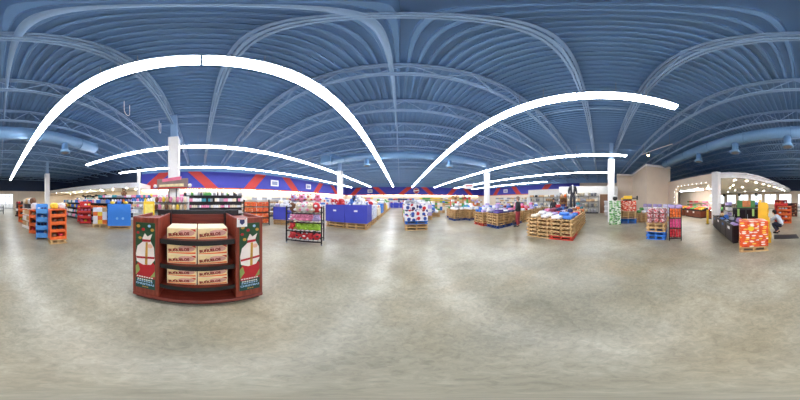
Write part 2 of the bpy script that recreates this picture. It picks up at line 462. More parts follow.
part(t, 'bar', MB().slab([(-.62, -.16), (.62, .02), (.62, .28), (-.62, .1)], -.06, -.05), white)

# roof joists along x
jb = MB(); 
for dy in (-.037, .037): jb.box(XL, XR, dy-.022, dy+.022, 5.36, 5.42)
jt = MB()
for dy in (-.045, .045): jt.box(XL, XR, dy-.03, dy+.03, 5.98, 6.05)
jw = MB(); nseg = 58; st = (XR-XL)/nseg
for i in range(nseg):
    a, b = XL+i*st, XL+(i+1)*st
    jw.bar((a, 0, 5.4 if i % 2 else 6.0), (b, 0, 6.0 if i % 2 else 5.4), .03)
ys = [.5+1.98*i for i in range(17)] + [-1.2-2.02*i for i in range(12)]
joist = None
for y in sorted(ys, key=abs):
    if joist is None:
        joist = bpy.data.objects.new('ceiling_joist', None); COL.objects.link(joist); joist['kind'] = 'structure'; joist.location = (0, y, 0)
        part(joist, 'bottom_chord', jb, steelblue); part(joist, 'top_chord', jt, steelblue); part(joist, 'web', jw, steelblue)
    else:
        copy_tree(joist, (0, y, 0))
# bridging rods along y between the joists
for x in (-10.4, -5.6, 4.4, 9.1, 14.0, 19.5):
    struct('ceiling_bridging', MB().bar((x, YB, 5.45), (x, YF, 5.45), .035), steelblue)
    struct('ceiling_bridging', MB().bar((x, YB, 5.96), (x, YF, 5.96), .035), steelblue)
solo('sprinkler_pipe', MB().cyl((-.16, YB+.05, 5.55), (-.16, YF-.05, 5.55), .045, 10), steelblue, 'blue sprinkler pipe running under the roof joists above the wide aisle', 'pipe')
solo('sprinkler_pipe', MB().cyl((12.5, YB+.05, 5.62), (12.5, YF-.05, 5.62), .04, 10), steelblue, 'blue sprinkler pipe under the roof joists towards the pale block walls', 'pipe')

# columns: white up to 4.6 m, blue above
def column(x, y, r=.23):
    o = struct('column', MB().box(x-r, x+r, y-r, y+r, 0, 4.6), white, bevel=.02)
    part(o, 'blue_top', MB().box(x-r*.6, x+r*.6, y-r*.6, y+r*.6, 4.6, 5.98), steelblue)
for x, y in ((-5.6, -1.15), (-5.9, 11.6), (8.84, 10.86), (9.16, -.8), (-5.2, -13.4)): column(x, y)
struct('column', MB().box(-11.85, -11.6, -6.25, -6.0, 0, 4.5), white, bevel=.01)

# ducts along x
def duct(y, z, r, x0, x1, label, drops):
    t = thing('air_duct', label, 'duct', (0, y, z))
    part(t, 'pipe', MB().cyl((x0, 0, 0), (x1, 0, 0), r, 24), ductblue)
    x = x0 + 1.2
    while x < x1 - .3:
        part(t, 'joint_ring', MB().cyl((x-.03, 0, 0), (x+.03, 0, 0), r+.025, 24), ductblue); x += 2.4
    for dx in drops:
        d = part(t, 'outlet', MB().lathe([(.19, -r-.05), (.19, -r-.42), (.3, -r-.62), (.22, -r-.63)], 18), ductblue, loc=(dx, 0, .1))
        part(d, 'louvre', MB().cyl((0, 0, -r-.635), (0, 0, -r-.645), .2, 18), grey)
duct(9.75, 5.2, .3, -5.64, 7.7, 'long round blue air duct crossing above the pallet displays', (-2.6, 4.0))
duct(-6.08, 5.17, .33, -5.6, 10.9, 'thick round blue air duct above the entrance canopy', (-3.4, .6, 6.2, 3.4))
t = thing('duct_plenum', 'blue sheet metal box at the end of the long air duct', 'duct', (-6.15, 9.75, 5.5))
part(t, 'housing', MB().box(-.5, .5, -.5, .5, -.52, .45), ductblue, .02)
part(t, 'collar', MB().box(-.55, .55, -.55, .55, .1, .18), ductblue)

# strip lights, in units of 2.44 m
tube = M('tube_glow', 'F4F7FF', .4, 0, emit=30)
LZ = 4.62
sl = None
def strip_row(x, y0, y1, lab):
    global sl
    n = round((y1-y0)/2.44)
    for i in range(n):
        y = y0 + (i+.5)*(y1-y0)/n
        lb = f'white tube strip light in the {lab}'
        if sl is None:
            sl = thing('strip_light', lb, 'light', (x, y, LZ), 0, lb)
            part(sl, 'housing', MB().slab([(-.145, .075), (.145, .075), (.07, .15), (-.07, .15)], -1.18, 1.18), white)
            part(sl, 'tube', MB().slab([(-.122, .075), (-.122, .03), (-.08, 0), (.08, 0), (.122, .03), (.122, .075)], -1.205, 1.205), tube)
            for s in (-.36, .36): part(sl, 'hanger', MB().cyl((0, s, .15), (0, s, .78), .006, 6), grey)
        else: copy_tree(sl, (x, y, LZ), label=lb, group=lb)
strip_row(-1.575, -19.5, 29.3, 'row passing over the dark wooden display')
strip_row(2.86, -1.94, 29.8, 'row starting above the wide aisle beside the fruit rack')
strip_row(-6.87, -8.5, 29.0, 'row along the white columns by the shelf department')
strip_row(8.3, -1.76, 30.0, 'row over the pallets of bedding')
strip_row(-11.6, -8.5, 29.0, 'row closest to the blue side wall')
strip_row(13.9, -.9, 30.5, 'row nearest the white partition shelving')
strip_row(19.4, 8.6, 30.6, 'short row over the set back partition')

for x, y, z in ((7.0, -7.15, 2.945), (9.5, -7.15, 2.945)):  # added strips, hidden above the arch opening, to brighten the produce room
    o = copy_tree(sl, (x, y, z), PI/2, label='added tube strip light above the arch opening, brightening the produce room', group='added produce room strip lights')
    for c in list(o.children):
        if c.name.startswith('hanger'): bpy.data.objects.remove(c)
for x in (12.9, 15.4):  # strip pair added to brighten the inner wall
    o = copy_tree(sl, (x, -12.2, 2.945), PI/2, label='added tube strip light brightening the inner wall of the produce room', group='added produce wall strip lights')
    for c in list(o.children):
        if c.name.startswith('hanger'): bpy.data.objects.remove(c)
# white partitions with shelving on the right, brown door
struct('wall_partition', MB().box(15.6, 15.8, .05, 5.2, 0, 3.3).box(15.6, 15.8, -1.05, .05, 2.35, 3.3).box(15.6, 15.8, -2.2, -1.05, 0, 3.3), partwhite)
struct('wall_partition', MB().box(19.0, 19.2, 5.2, 12.0, 0, 3.35), partwhite)
d2 = struct('door_2', MB().box(15.62, 15.7, -1.0, 0, 0, 2.3), woodmat('door_brown', '6B4A30', '8A6344', 2, .5, (8, 8, 1)))
part(d2, 'door_frame', MB().box(15.58, 15.66, -1.05, -1.0, 0, 2.35).box(15.58, 15.66, 0, .05, 0, 2.35).box(15.58, 15.66, -1.05, .05, 2.3, 2.35), beige)
part(d2, 'door_handle', MB().sph((15.57, -.9, 1.0), .05), grey)
# beige block: recess wall, side wall, near wall, and its pale cap
blk = MB().box(16.5, 16.7, -4.3, -2.2, 0, 5.0).box(11.2, 16.7, -4.5, -4.3, 0, 5.0).box(11.2, 11.4, -6.9, -4.5, 0, 5.0)
struct('wall_block', blk, beige)
struct('trim_4', MB().box(16.42, 16.5, -4.3, -2.2, 4.86, 5.06).box(11.12, 16.42, -4.3, -4.22, 4.86, 5.06).box(11.12, 11.2, -6.9, -4.3, 4.86, 5.06), white)
# arch wall with cut corners
arch = [(5.05, 0), (5.45, 0), (5.45, 2.35), (5.95, 2.75), (9.3, 2.75), (9.85, 2.35), (9.85, 0), (11.2, 0), (11.2, 3.43), (5.05, 3.43)]
struct('wall_arch', MB().slab(arch, -6.9, -6.65), beige)
struct('trim_5', MB().box(5.0, 5.5, -6.95, -6.6, 0, 3.5), white)
# curved white canopy over the tills
can = [(5.1, -6.95), (4.35, -7.3), (3.65, -8.0), (3.15, -9.2), (2.85, -11), (2.5, -13.5), (2.25, -16), (1.8, -20), (1.8, -23.4), (20, -23.4), (20, -14.8), (16, -14.8), (16, -6.95)]
struct('ceiling_canopy', MB().prism(can, 3.1, 3.46), white)
rim = MB(); cc = can[:9]
for (a, b) in zip(cc, cc[1:]):
    rim.bar((a[0]-.03, a[1], 3.42), (b[0]-.03, b[1], 3.42), .12, .1)
struct('trim_6', rim, white)
struct('wall_inner', MB().box(11.6, 20, -14.8, -14.6, 0, 3.1), cream)
down = M('downlight_glow', 'FFF4E0', .5, 0, emit=230)
dl = None
def downlight(x, y, z, lb, g):
    global dl
    if dl is None:
        dl = thing('downlight', lb, 'light', (x, y, z), 0, g)
        part(dl, 'ring', MB().lathe([(.1, 0), (.13, -.015), (.13, 0)], 16), white); part(dl, 'lamp', MB().cyl((0, 0, -.004), (0, 0, -.012), .095, 16), down)
    else: copy_tree(dl, (x, y, z), label=lb, group=g)
for x, y in ((4.6, -8.2), (4.0, -9.0), (3.65, -10.2), (3.4, -11.5), (3.2, -12.9), (2.95, -14.4), (2.75, -16), (2.6, -17.8), (2.4, -19.8)):
    downlight(x, y, 3.1, 'round downlight in the edge of the white canopy', 'canopy downlights')
for x in (6.5, 8.2, 9.9, 11.6):  # downlights added because the room is too dark without them
    for y in (-8.8, -11.2, -13.4): downlight(x, y, 3.1, 'added round downlight brightening the produce room', 'added produce room downlights')
for x in (6, 9.5, 13): 
    for y in (-17, -20.5): downlight(x, y, 3.1, 'round downlight over the tills by the shop windows', 'till downlights')
# pale fascia over the cosmetics department
fas = [(-11.6, -6.1), (-11.2, -8.2), (-10.4, -12), (-9.9, -16), (-9.6, -20), (-9.5, -23.9), (-15, -23.9), (-15, -6.1)]
struct('ceiling_soffit', MB().prism(fas, 2.9, 3.42), white)
for i in range(9): downlight(-11.7 + .16*i, -7.6 - 1.8*i, 2.9, 'small downlight under the pale fascia of the cosmetics department', 'fascia downlights')
for i in range(9): downlight(-13.4, -7.4 - 1.8*i, 2.9, 'added downlight brightening the cosmetics wall shelves', 'added cosmetics downlights')  # extra row added to light the wall in place of strips
# string of little lamps round the arch
bulbm = M('bulb_glow', 'FFFAF0', .5, 0, emit=9)
t = thing('string_light', 'string of little white lamps around the arched opening', 'light', (0, -6.58, 0))
pts = [(5.5, .9), (5.5, 2.35), (5.95, 2.82), (9.3, 2.82), (9.9, 2.35), (9.9, .9)]
cm = MB()
for a, b in zip(pts, pts[1:]): cm.cyl((a[0], 0, a[1]), (b[0], 0, b[1]), .008, 6)
part(t, 'cord', cm, white)
for a, b in zip(pts, pts[1:]):
    Ls = math.dist(a, b); k = max(2, int(Ls/.42))
    for i in range(k):
        u = i/k; part(t, 'bulb', MB().sph((a[0]+(b[0]-a[0])*u, .035, a[1]+(b[1]-a[1])*u), .022, nu=8, nv=5), bulbm)
# hanging loops of white cable under the joists
def cable(px, d, z, r, label):
    x, y = P(px, d); mb = MB(); n = 16; q = []
    for i in range(n+1):
        a = PI + PI*i/n; q.append((x + r*math.cos(a), y, z + r*1.3*math.sin(a)))
    q = [(q[0][0], y, 5.4)] + q + [(q[-1][0], y, 5.4)]
    for a, b in zip(q, q[1:]): mb.cyl(a, b, .012, 6)
    solo('power_cord', mb, white, label, 'cable')
cable(127, 4.0, 4.95, .16, 'white cable loop hanging from the roof above the dark wooden display')
cable(160, 5.4, 4.9, .12, 'white cable loop hanging beside the white column with kiosk')
# spot bar
t = thing('track_light', 'thin track with warm spotlight hanging near the beige block wall', 'light', P(655, 7.6) + (4.55,), R(20))
part(t, 'rail', MB().box(-1.3, 1.3, -.02, .02, .2, .24), white)
for s in (-1.1, 1.1): part(t, 'hanger', MB().cyl((s, 0, .22), (s, 0, 1.0), .008, 6), grey)
h = part(t, 'spot_head', MB().lathe([(.05, .1), (.09, -.06)], 14, (.6, 0, .08)), black)
part(h, 'lamp', MB().sph((.6, 0, .0), .07, nu=12, nv=8), M('spot_glow', 'FFC98A', .5, 0, emit=30))
# ================================================================== DARK WOODEN DISPLAY WITH CARTONS (front faces +x)
bx, by = -1.47, -.035
t = thing('display_stand', 'dark cherry wood shelf display with festive posters holding yellow cartons', 'display stand', (bx, by, 0), face(1, 0))
# local: x along the front (-.82 .. .82), front at y=0, back at y=.7
n = 14; arc = [(-.82 + 1.64*i/n, -.01 - .02*math.sin(PI*i/n)) for i in range(n+1)]
part(t, 'kick_plate', MB().prism([(x*.96, y+.05) for x, y in arc] + [(.8, .68), (-.8, .68)], 0, .07), black)
part(t, 'base', MB().prism(arc + [(.82, .7), (-.82, .7)], .07, .13), cherryd, .006)
for s in (-1, 1):
    tw = part(t, 'side_tower', MB().box(min(s*.82, s*.46), max(s*.82, s*.46), 0, .03, .13, 1.38).box(min(s*.49, s*.46), max(s*.49, s*.46), .03, .66, .13, 1.38)
              .box(min(s*.82, s*.79), max(s*.82, s*.79), .03, .66, .13, 1.38).box(min(s*.79, s*.49), max(s*.79, s*.49), .03, .64, 1.3, 1.33), cherry, .004)
    part(tw, 'black_edge', MB().box(min(s*.46, s*.44), max(s*.46, s*.44), .6, .66, .13, 1.4), black)
part(t, 'back_panel', MB().box(-.46, .46, .64, .67, .13, 1.36), cherryd)
part(t, 'top_rail', MB().box(-.7, .7, .66, .72, 1.34, 1.43), black, .004)
SH = (.37, .735, 1.1)
for z in SH:
    sh = [(-.455 + .91*i/n, .04 - .03*math.sin(PI*i/n)) for i in range(n+1)]
    b = part(t, 'shelf', MB().prism(sh + [(.455, .6), (-.455, .6)], z-.03, z), cherryd)
    e = MB()
    for a, c in zip(sh, sh[1:]): e.bar((a[0], a[1]-.004, z-.025), (c[0], c[1]-.004, z-.025), .012, .065)
    part(b, 'edge_strip', e, black)
# posters: gift scene in the colours of the printed ones
pgreen = M('poster_green', '1F4A2C', .4, .3, 9); pred = M('poster_red', 'B9202A', .4, .08, 8); pwhite = M('poster_white', 'EFE6DC', .5, .05, 9)
pteal = M('poster_teal', '14463C', .4, .15, 8); gold = M('poster_gold', 'C99A3C', .4, .1, 8); pskin = M('poster_peach', 'E7B79B', .5, .05, 8)
plight = M('poster_lettering', 'E8F1E6', .5, 0); pblue = M('poster_blue', '9FC3E6', .5, 0)
for s, lb in ((-1, 'beside the price card end'), (1, 'other')):
    x0, x1 = (-.775, -.505) if s < 0 else (.505, .775); xm = (x0+x1)/2
    p = part(t, 'poster', MB().box(x0, x1, -.006, 0, .26, 1.31), pgreen, label='tall narrow festive poster')
    def flat(nm, poly, m, k=1): part(p, nm, MB().slab([(xm + a*1.17, b) for a, b in poly], -.006-.0016*k, -.006-.0016*(k-1)), m)
    circ = lambda cx, cz, r, q=14, sz=1: [(cx + r*math.cos(2*PI*i/q), cz + r*sz*math.sin(2*PI*i/q)) for i in range(q)]
    for cx, cz, r, m in ((-.08, 1.26, .022, gold), (-.02, 1.22, .02, pred), (.05, 1.27, .018, pblue), (-.085, 1.17, .018, pred), (-.06, 1.1, .02, gold), (.085, 1.22, .02, gold)):
        flat('bauble', circ(cx, cz, r), m)
    # white sack tied with a red ribbon on red cloth
    flat('red_cloth', [(-.105, .42), (.113, .42), (.113, .72), (.06, .82), (-.04, .8), (-.105, .68)], pred)
    flat('white_sack', [(-.1, .74), (-.02, .7), (.07, .72), (.112, .8), (.105, .98), (.06, 1.08), (.085, 1.17), (.03, 1.13), (.0, 1.17), (-.03, 1.1), (-.02, 1.06), (-.09, .98), (-.11, .86)], pwhite, 2)
    flat('ribbon', [(-.03, 1.05), (.065, 1.06), (.068, 1.09), (-.03, 1.085)], pred, 3)
    flat('ribbon', [(-.1, .79), (.11, .82), (.11, .85), (-.105, .82)], pred, 3)
    flat('ribbon', [(.0, .71), (.03, .71), (.035, 1.05), (.01, 1.05)], gold, 3)
    flat('gift_tag', circ(.06, 1.0, .03), pskin, 4)
    flat('leaf', [(-.11, .5), (-.06, .6), (-.08, .7), (-.113, .66)], M('poster_leaf', '8FA75A', .5, .1, 8), 2)
    flat('leaf', [(.06, .5), (.113, .52), (.113, .62)], M('poster_leaf', '8FA75A', .5), 2)
    flat('text_panel', [(-.115, .262), (.115, .262), (.115, .475), (-.115, .455)], pteal, 2)
    for zz, w, m in ((.487, .2, plight), (.437, .18, plight), (.404, .19, plight)):
        for q in range(7): flat('letter_stroke', [(-w/2 + w*q/7, zz-.009), (-w/2 + w*(q+.7)/7, zz-.009), (-w/2 + w*(q+.75)/7, zz+.01), (-w/2+w*(q+.1)/7, zz+.01)], m if zz > .41 else pblue, 3)
    text(p, 'CHRISTMAS', .048, pblue, (xm, -.0115, .352), bold=.001)
    for q in range(3): flat('letter_stroke', [(-.03 + .025*q, .29), (-.012 + .025*q, .29), (-.012+.025*q, .307), (-.03+.025*q, .307)], gold, 3)
t = solo('price_card', MB().box(-.065, .065, -.004, .004, 0, .11), white, 'small white price card clipped on top of the dark wooden display', 'price card', (bx+.012, by+.535, 1.27), face(1, 0))
part(t, 'logo', MB().slab([(-.03, .09), (.03, .09), (.03, .05), (0, .025), (-.03, .05)], -.006, -.004), NAVY[1])
part(t, 'heading', MB().box(-.05, .05, -.006, -.004, .095, .104), redcard)
# cartons
ctop = M('carton_cream', 'F4E2B8', .5, .05, 5); cfr = M('carton_gold', 'F0D9A2', .5, .1, 7); cpic = M('carton_picture', 'D9A494', .5, .2, 16); ctxt = M('carton_lettering', '8E2A1C', .5, 0)
ct = None
cw, ch, cd = .372, .147, .3
def carton(x, z, lb):
    global ct
    F = frame_of((bx, by, 0), face(1, 0)); p = F @ Vector((x, .24, z))
    if ct is None:
        ct = thing('carton', lb, 'carton', p, face(1, 0), 'yellow cartons on the wooden display')
        part(ct, 'box', MB().box(-cw/2, cw/2, -cd/2, cd/2, 0, ch), ctop, .004)
        part(ct, 'front_print', MB().box(-cw/2+.012, cw/2-.012, -cd/2-.002, -cd/2, .012, ch-.014), cfr)
        part(ct, 'product_picture', MB().slab([(.06+.105*math.cos(a*.4488), .084+.042*math.sin(a*.4488)) for a in range(14)], -cd/2-.004, -cd/2-.002), cpic)
        part(ct, 'orange_strip', MB().slab([(-cw/2+.012, .012), (cw/2-.012, .012), (cw/2-.012, .035), (-cw/2+.012, .02)], -cd/2-.0035, -cd/2-.002), orange)
        part(ct, 'red_corner', MB().slab([(.11, ch-.014), (cw/2-.012, ch-.014), (cw/2-.012, ch-.05)], -cd/2-.0035, -cd/2-.002), redcard)
        text(ct, 'BUÑUELOS', .052, ctxt, (-.035, -cd/2-.005, .062), (PI/2, -R(6), 0), bold=.003)
        part(ct, 'side_print', MB().box(-cw/2-.002, -cw/2, -cd/2+.05, cd/2-.05, .03, ch-.03), cpic)
    else:
        copy_tree(ct, p, label=lb)
LV = ('lowest', 'middle', 'top')
for k, z in enumerate(SH):
    for r in range(1 if k == 2 else 2):
        for s, sd in ((-1, 'beside the plain tower'), (1, 'beside the price card tower')):
            carton(s*.193, z + r*(ch+.001) + .001, f'yellow carton, {"upper" if r else "lower" if k < 2 else "only"} one on the {LV[k]} shelf, {sd}')

# ================================================================== PALLETS
def pallet_mb(w=1.2, d=1.0, h=.165):
    bk = []
    top = MB(); bot = MB(); st = []
    for i in range(6):
        y = -d/2 + i*(d-.1)/5; top.box(-w/2, w/2, y, y+.1, h-.028, h)
    for x in (-w/2, -.05, w/2-.1): top.box(x, x+.1, -d/2, d/2, h-.045, h-.028)
    for y in (-d/2, -.05, d/2-.1): bot.box(-w/2, w/2, y, y+.1, 0, .028)
    for x in (-w/2, w/2-.1): bot.box(x, x+.1, -d/2+.1, d/2-.1, 0, .028)
    for x in (-w/2+.05, -.04, w/2-.13):
        for y in (-d/2+.05, -.04, d/2-.13): st.append(MB().box(x, x+.08, y, y+.08, .028, h-.045))
    return top, bot, st
PROTO = {}
def pallet(loc, rz, mat, lb, group, w=1.2, d=1.0, detail=True):
    key = (mat.name, w, d, detail)
    if key not in PROTO:
        top, bot, st = pallet_mb(w, d)
        if detail:
            o = thing('pallet', lb, 'pallet', loc, rz, group)
            part(o, 'top_deck', top, mat); part(o, 'bottom_deck', bot, mat)
            for s in st: part(o, 'block', s, mat)
        else:
            m = MB()
            for q in (top, bot, *st): m.add(q.v, q.f)
            o = solo('pallet', m, mat, lb, 'pallet', loc, rz, group)
        PROTO[key] = o
        return o
    return copy_tree(PROTO[key], loc, rz, lb, group)
def stack(x, y, rz, n, where, w=1.2, d=1.0, mats=None, detail=True):
    for i in range(n):
        m = (mats or {}).get(i, palletw)
        c = {palletw: 'bare wooden', palletb: 'blue painted', palletr: 'red painted', palletn: 'navy blue'}[m]
        j = random.uniform(-.012, .012)
        pallet((x, y, i*.166), rz + j*.3, m, f'{c} pallet in the stack {where}', f'pallets {where}', w, d, detail)
    return n*.166

def bin_box(loc, rz, w, d, h, mat, lb, cut=True, thick=.018, group=None, hand=True):
    t = thing('cardboard_bin', lb, 'bin', loc, rz, group)
    for nm, m in (('front_panel', MB().box(-w/2, w/2, -d/2, -d/2+thick, 0, h)), ('back_panel', MB().box(-w/2, w/2, d/2-thick, d/2, 0, h)),
                  ('side_panel', MB().box(-w/2, -w/2+thick, -d/2+thick, d/2-thick, 0, h)), ('side_panel', MB().box(w/2-thick, w/2, -d/2+thick, d/2-thick, 0, h)),
                  ('floor_panel', MB().box(-w/2+thick, w/2-thick, -d/2+thick, d/2-thick, 0, .02))):
        part(t, nm, m, mat, .004)
    if hand: part(t, 'label_sticker', MB().box(-.1, .1, -d/2-.003, -d/2, h*.62, h*.62+.09), white)
    return t

# --- blue bins of soft toys beside the wide aisle
def plush(loc, sz, rz, mats, lb, group, flat=1.0, cat='soft toy', key=[None]):
    """head, body, ears, muzzle, eyes; one prototype, recoloured"""
    body, face_, = mats
    if key[0] is None:
        o = thing('plush_toy', lb, cat, loc, rz, group)
        part(o, 'body', MB().sph((0, .05, .4), .4, (1.1, .9, .95)), body)
        part(o, 'head', MB().sph((0, -.12, .72), .3, (1.1, 1, .92)), body)
        part(o, 'muzzle', MB().sph((0, -.38, .66), .13, (1.2, .8, .9), 10, 7), face_)
        for s in (-1, 1):
            part(o, 'ear', MB().sph((s*.25, -.08, .95), .11, (1, .6, 1), 10, 7), face_)
            part(o, 'eye', MB().sph((s*.12, -.39, .8), .035, nu=8, nv=5), black)
            part(o, 'paw', MB().sph((s*.38, -.22, .3), .14, (1, 1.1, .9), 10, 7), face_)
        key[0] = o; o.scale = (sz, sz, sz*flat); return o
    o = copy_tree(key[0], loc, rz, lb, group); o.scale = (sz, sz, sz*flat)
    for c in o.children:
        if c.name.startswith('eye'): continue
        remat(c, body if c.name.startswith(('body', 'head')) else face_)
    return o

for k, (cx, nm, toys) in enumerate(((-3.62, 'beside the soft toy rack', (RED, WHITE)), (-2.33, 'at the aisle corner', (WHITE, WHITE, BLK, WHITE, BLUE)))):
    stack(cx, 6.98, 0, 2, f'under the blue bin {nm}', 1.24, 1.1)
    b = bin_box((cx, 6.98, .334), 0, 1.26, 1.12, 1.0, purple, f'deep blue bin of soft toys on pallets {nm}')
    part(b, 'corner_fold', MB().box(.628, .635, -.565, -.5, 0, 1.0), purple)
    solo('packing_insert', MB().box(-.58, .58, -.52, .52, 0, .78), cardb, f'cardboard filler under the toys inside the blue bin {nm}', 'carton', (cx, 6.98, .358))
    for l in range(2 + k):
        m = 4 - l
        for i in range(m):
            for j in range(3 - (l > 0)):
                c1, c2 = random.choice(toys), random.choice(toys)
                plush((cx - .42 + l*.1 + i*.28, 6.65 + j*.3 + l*.05, 1.145 + l*.2), .32, random.uniform(-.6, .6), (c1[1], c2[1]),
                      f'{c1[0]} soft toy with {c2[0]} muzzle heaped in the blue bin {nm}', f'soft toys in the blue bin {nm}')

# --- black wire rack of soft toys
ra, rb = Vector(P(286.5, 4.6)), Vector(P(321.5, 4.25)); mid = (ra + rb)/2; dv = rb - ra; Lr = dv.length; rzr = math.atan2(dv.y, dv.x)
t = thing('wire_rack', 'black steel rack with four shelves of round soft toys', 'rack', (mid.x, mid.y, 0), rzr)
for x in (-Lr/2, Lr/2):
    for y in (0, .6): part(t, 'post', MB().bar((x, y, .05), (x, y, 1.38), .045), black)
    [part(t, 'end_rail', MB().bar((x, 0, z), (x, .6, z), .03), black) for z in (1.33, .75)]
    for y in (0, .6): part(t, 'foot', MB().cyl((x, y, 0), (x, y, .05), .035, 10), grey)
TZ = (.13, .48, .81, 1.13)
for z in TZ:
    s = MB().bar((-Lr/2, 0, z), (Lr/2, 0, z), .035).bar((-Lr/2, .6, z), (Lr/2, .6, z), .035)
    for i in range(9): s.bar((-Lr/2 + Lr*i/8, 0, z), (-Lr/2 + Lr*i/8, .6, z), .014)
    part(t, 'shelf_grid', s, black)
F = frame_of((mid.x, mid.y, 0), rzr)
ROW = (((RED, 5),), ((LIME, 4), (RED, 1)), ((PINK, 4), (RED, 1), (LAV, 1)), ((WHITE, 4), (BRN, 1), (CRM, 1), (RED, 1)))
NAMES = ('lowest', 'second', 'third', 'top')
for k, z in enumerate(TZ):
    pool = [c for c, w in ROW[k] for _ in range(w)]
    for j in range(2):
        for i in range(5):
            c = random.choice(pool)
            if k == 1: c = RED if i == 0 else LIME
            p = F @ Vector((-Lr/2 + .2 + i*(Lr-.4)/4, .16 + j*.27, z + .02))
            f = random.choice((c, c, c, WHITE, BLK) if k < 3 else (WHITE, BRN, PINK, c))
            plush(p, (.34, .34, .33, .37)[k], rzr + random.uniform(-.4, .4), (c[1], f[1]), f'round {c[0]} soft toy with {f[0]} face on {NAMES[k]} shelf of the black rack', f'soft toys on the {NAMES[k]} shelf of the black rack', .76 if k < 3 else 1)
for i in range(8):
    c = random.choice((WHITE, WHITE, PINK, CRM, LAV)); f = random.choice((RED, PINK, BRN))
    p = F @ Vector((-Lr/2 + .2 + (i % 4)*.3, .18 + (i//4)*.28, 1.535)); plush(p, .27, rzr + random.uniform(-.6, .6), (c[1], f[1]), f'{c[0]} soft toy with {f[0]} ears piled highest on the black rack', 'soft toys piled highest on the black rack')

# --- row of pallet displays along the aisle behind the blue bins
PAL = [('white and blue boxes', spots('print_blue_white', 'E3E6EC', ['3C62B8', '7EA4DA', 'B8C6E2'], 3)), ('cream boxes', CRM[1]), ('sky blue boxes', skyblue), ('tan cartons', cardb),
       ('yellow boxes', YEL[1]), ('white boxes', WHITE[1]), ('lavender boxes', LAV[1]), ('blue boxes', purple)]
for i, (nm, m) in enumerate(PAL):
    y = 8.55 + i*2.05
    o_ = ('first', 'second', 'third', 'fourth', 'fifth', 'sixth', 'seventh', 'last')[i]
    h = stack(-2.3, y, PI/2, 2, f'{o_} along the aisle edge past the blue bins', 1.5, 1.2, detail=i < 2)
    for a in range(2):
        for b in range(3):
            for c in range(2 + (i % 3 != 1)):
                item('carton', 'box', (.56, .46, .3), m, f'{nm[:-2] if nm.endswith("es") else nm[:-1]} on the {o_} pallet past the blue bins'.replace('boxe ', 'box '), 'carton', (-2.6 + a*.6, y - .5 + b*.5, h + c*.302), 0, f'boxes on the {o_} pallet past the blue bins')
    heap((-2.3, y, 0), PI/2, 1.4, 1.15, h + (2 + (i % 3 != 1))*.302, (.45, .38, .26), 1 + i % 2, 'soft_pack', 'bag', [random.choice((WHITE, CRM, BLUE)), random.choice((TAN, RED, GRN if False else GREEN)), WHITE], f'bag lying on the boxes of the {o_} aisle pallet', 'bag', f'bags on the {o_} aisle pallet')
    if i % 2 == 0:
        h2 = stack(-4.1, y + .4, 0, 2, f'inside row {o_} behind the blue bins', detail=False)
        bin_box((-4.1, y + .4, h2), 0, 1.15, .98, .9, [purple, skyblue, cardb, redcard][i//2], f'{["deep blue", "sky blue", "brown", "red"][i//2]} open bin on pallets in the second row behind the soft toy bins', hand=False)
        heap((-4.1, y + .4, 0), 0, 1.05, .9, h2 + .86, (.34, .3, .24), 2, 'soft_pack', 'bag', [WHITE, [BLUE, RED, PINK, YEL][i//2]], f'bag on top of the {["deep blue", "sky blue", "brown", "red"][i//2]} second row bin', 'bag', f'bags in the second row bin {i}')
# blue bin behind the rack
x, y = P(283.5, 8.6)
stack(x, y, .6, 2, 'under the small blue bin behind the soft toy rack', 1.1, 1.0)
bin_box((x, y, .334), .6, 1.1, 1.0, .82, purple, 'blue bin on pallets standing behind the black toy rack', hand=False)
heap((x, y, 0), .6, 1.0, .9, 1.11, (.32, .3, .25), 2, 'soft_pack', 'bag', [WHITE, LAV, CRM], 'plush bag in the blue bin behind the toy rack', 'bag', 'bags in the bin behind the toy rack')

# --- pallet of white cartons with red and blue discs
pc = spots('disc_carton', 'EDEBEE', ['C8242F', '27408F', '8E2038', '2F4FA8', '35345E'], 1.2, .38, rnd=.45)
x, y = .86, 7.05
h = stack(x, y, 0, 2, 'under the white disc printed cartons', 1.2, 1.05)
pallet((x, y, h), 0, palletb, 'blue pallet right under the white cartons with printed discs', None, 1.2, 1.05)
h += .166
for a in range(4):
    for b in range(3):
        for c in range(3):
            item('carton', 'box', (.292, .335, .296), pc, 'white carton with red and blue discs on the blue pallet', 'carton', (x - .45 + a*.3, y - .345 + b*.345, h + c*.298), 0, 'white disc cartons')
heap((x - .15, y + .1, 0), 0, .9, .7, h + .9, (.3, .32, .2), 1, 'soft_pack', 'bag', [WHITE, GRY], 'soft bag lying on top of the disc printed cartons', 'bag', 'bags on the disc cartons')
for i, (px, d, c, g) in enumerate(((411, 9.6, WHITE, GRN if False else GREEN), (424, 10.6, LAV, WHITE), (408, 13.4, TAN, RED), (419, 12.2, WHITE, BLUE))):
    x, y = P(px, d); o_ = ('directly behind', 'second behind', 'third behind', 'furthest behind')[i]
    h = stack(x, y, 0, 2, f'{o_} the disc cartons', detail=False)
    for a in range(3):
        for b in range(2):
            for k in range(3): item('carton', 'box', (.37, .45, .28), (c, g)[k % 2][1], f'{(c, g)[k % 2][0]} carton on the pallet {o_} the disc cartons', 'carton', (x - .38 + a*.38, y - .24 + b*.48, h + k*.282), 0, f'cartons {o_} the disc cartons')
    for a in range(3): item('jug', 'bottle', (.26, .26, .36), WHITE[1], f'white jug on the cartons {o_} the disc pallet', 'bottle', (x - .36 + a*.36, y - .2, h + .85), 0, f'jugs {o_} the disc cartons')
# ================================================================== SHELF DEPARTMENT ALONG THE SIDE WALL
mixc = lambda *a: list(a)
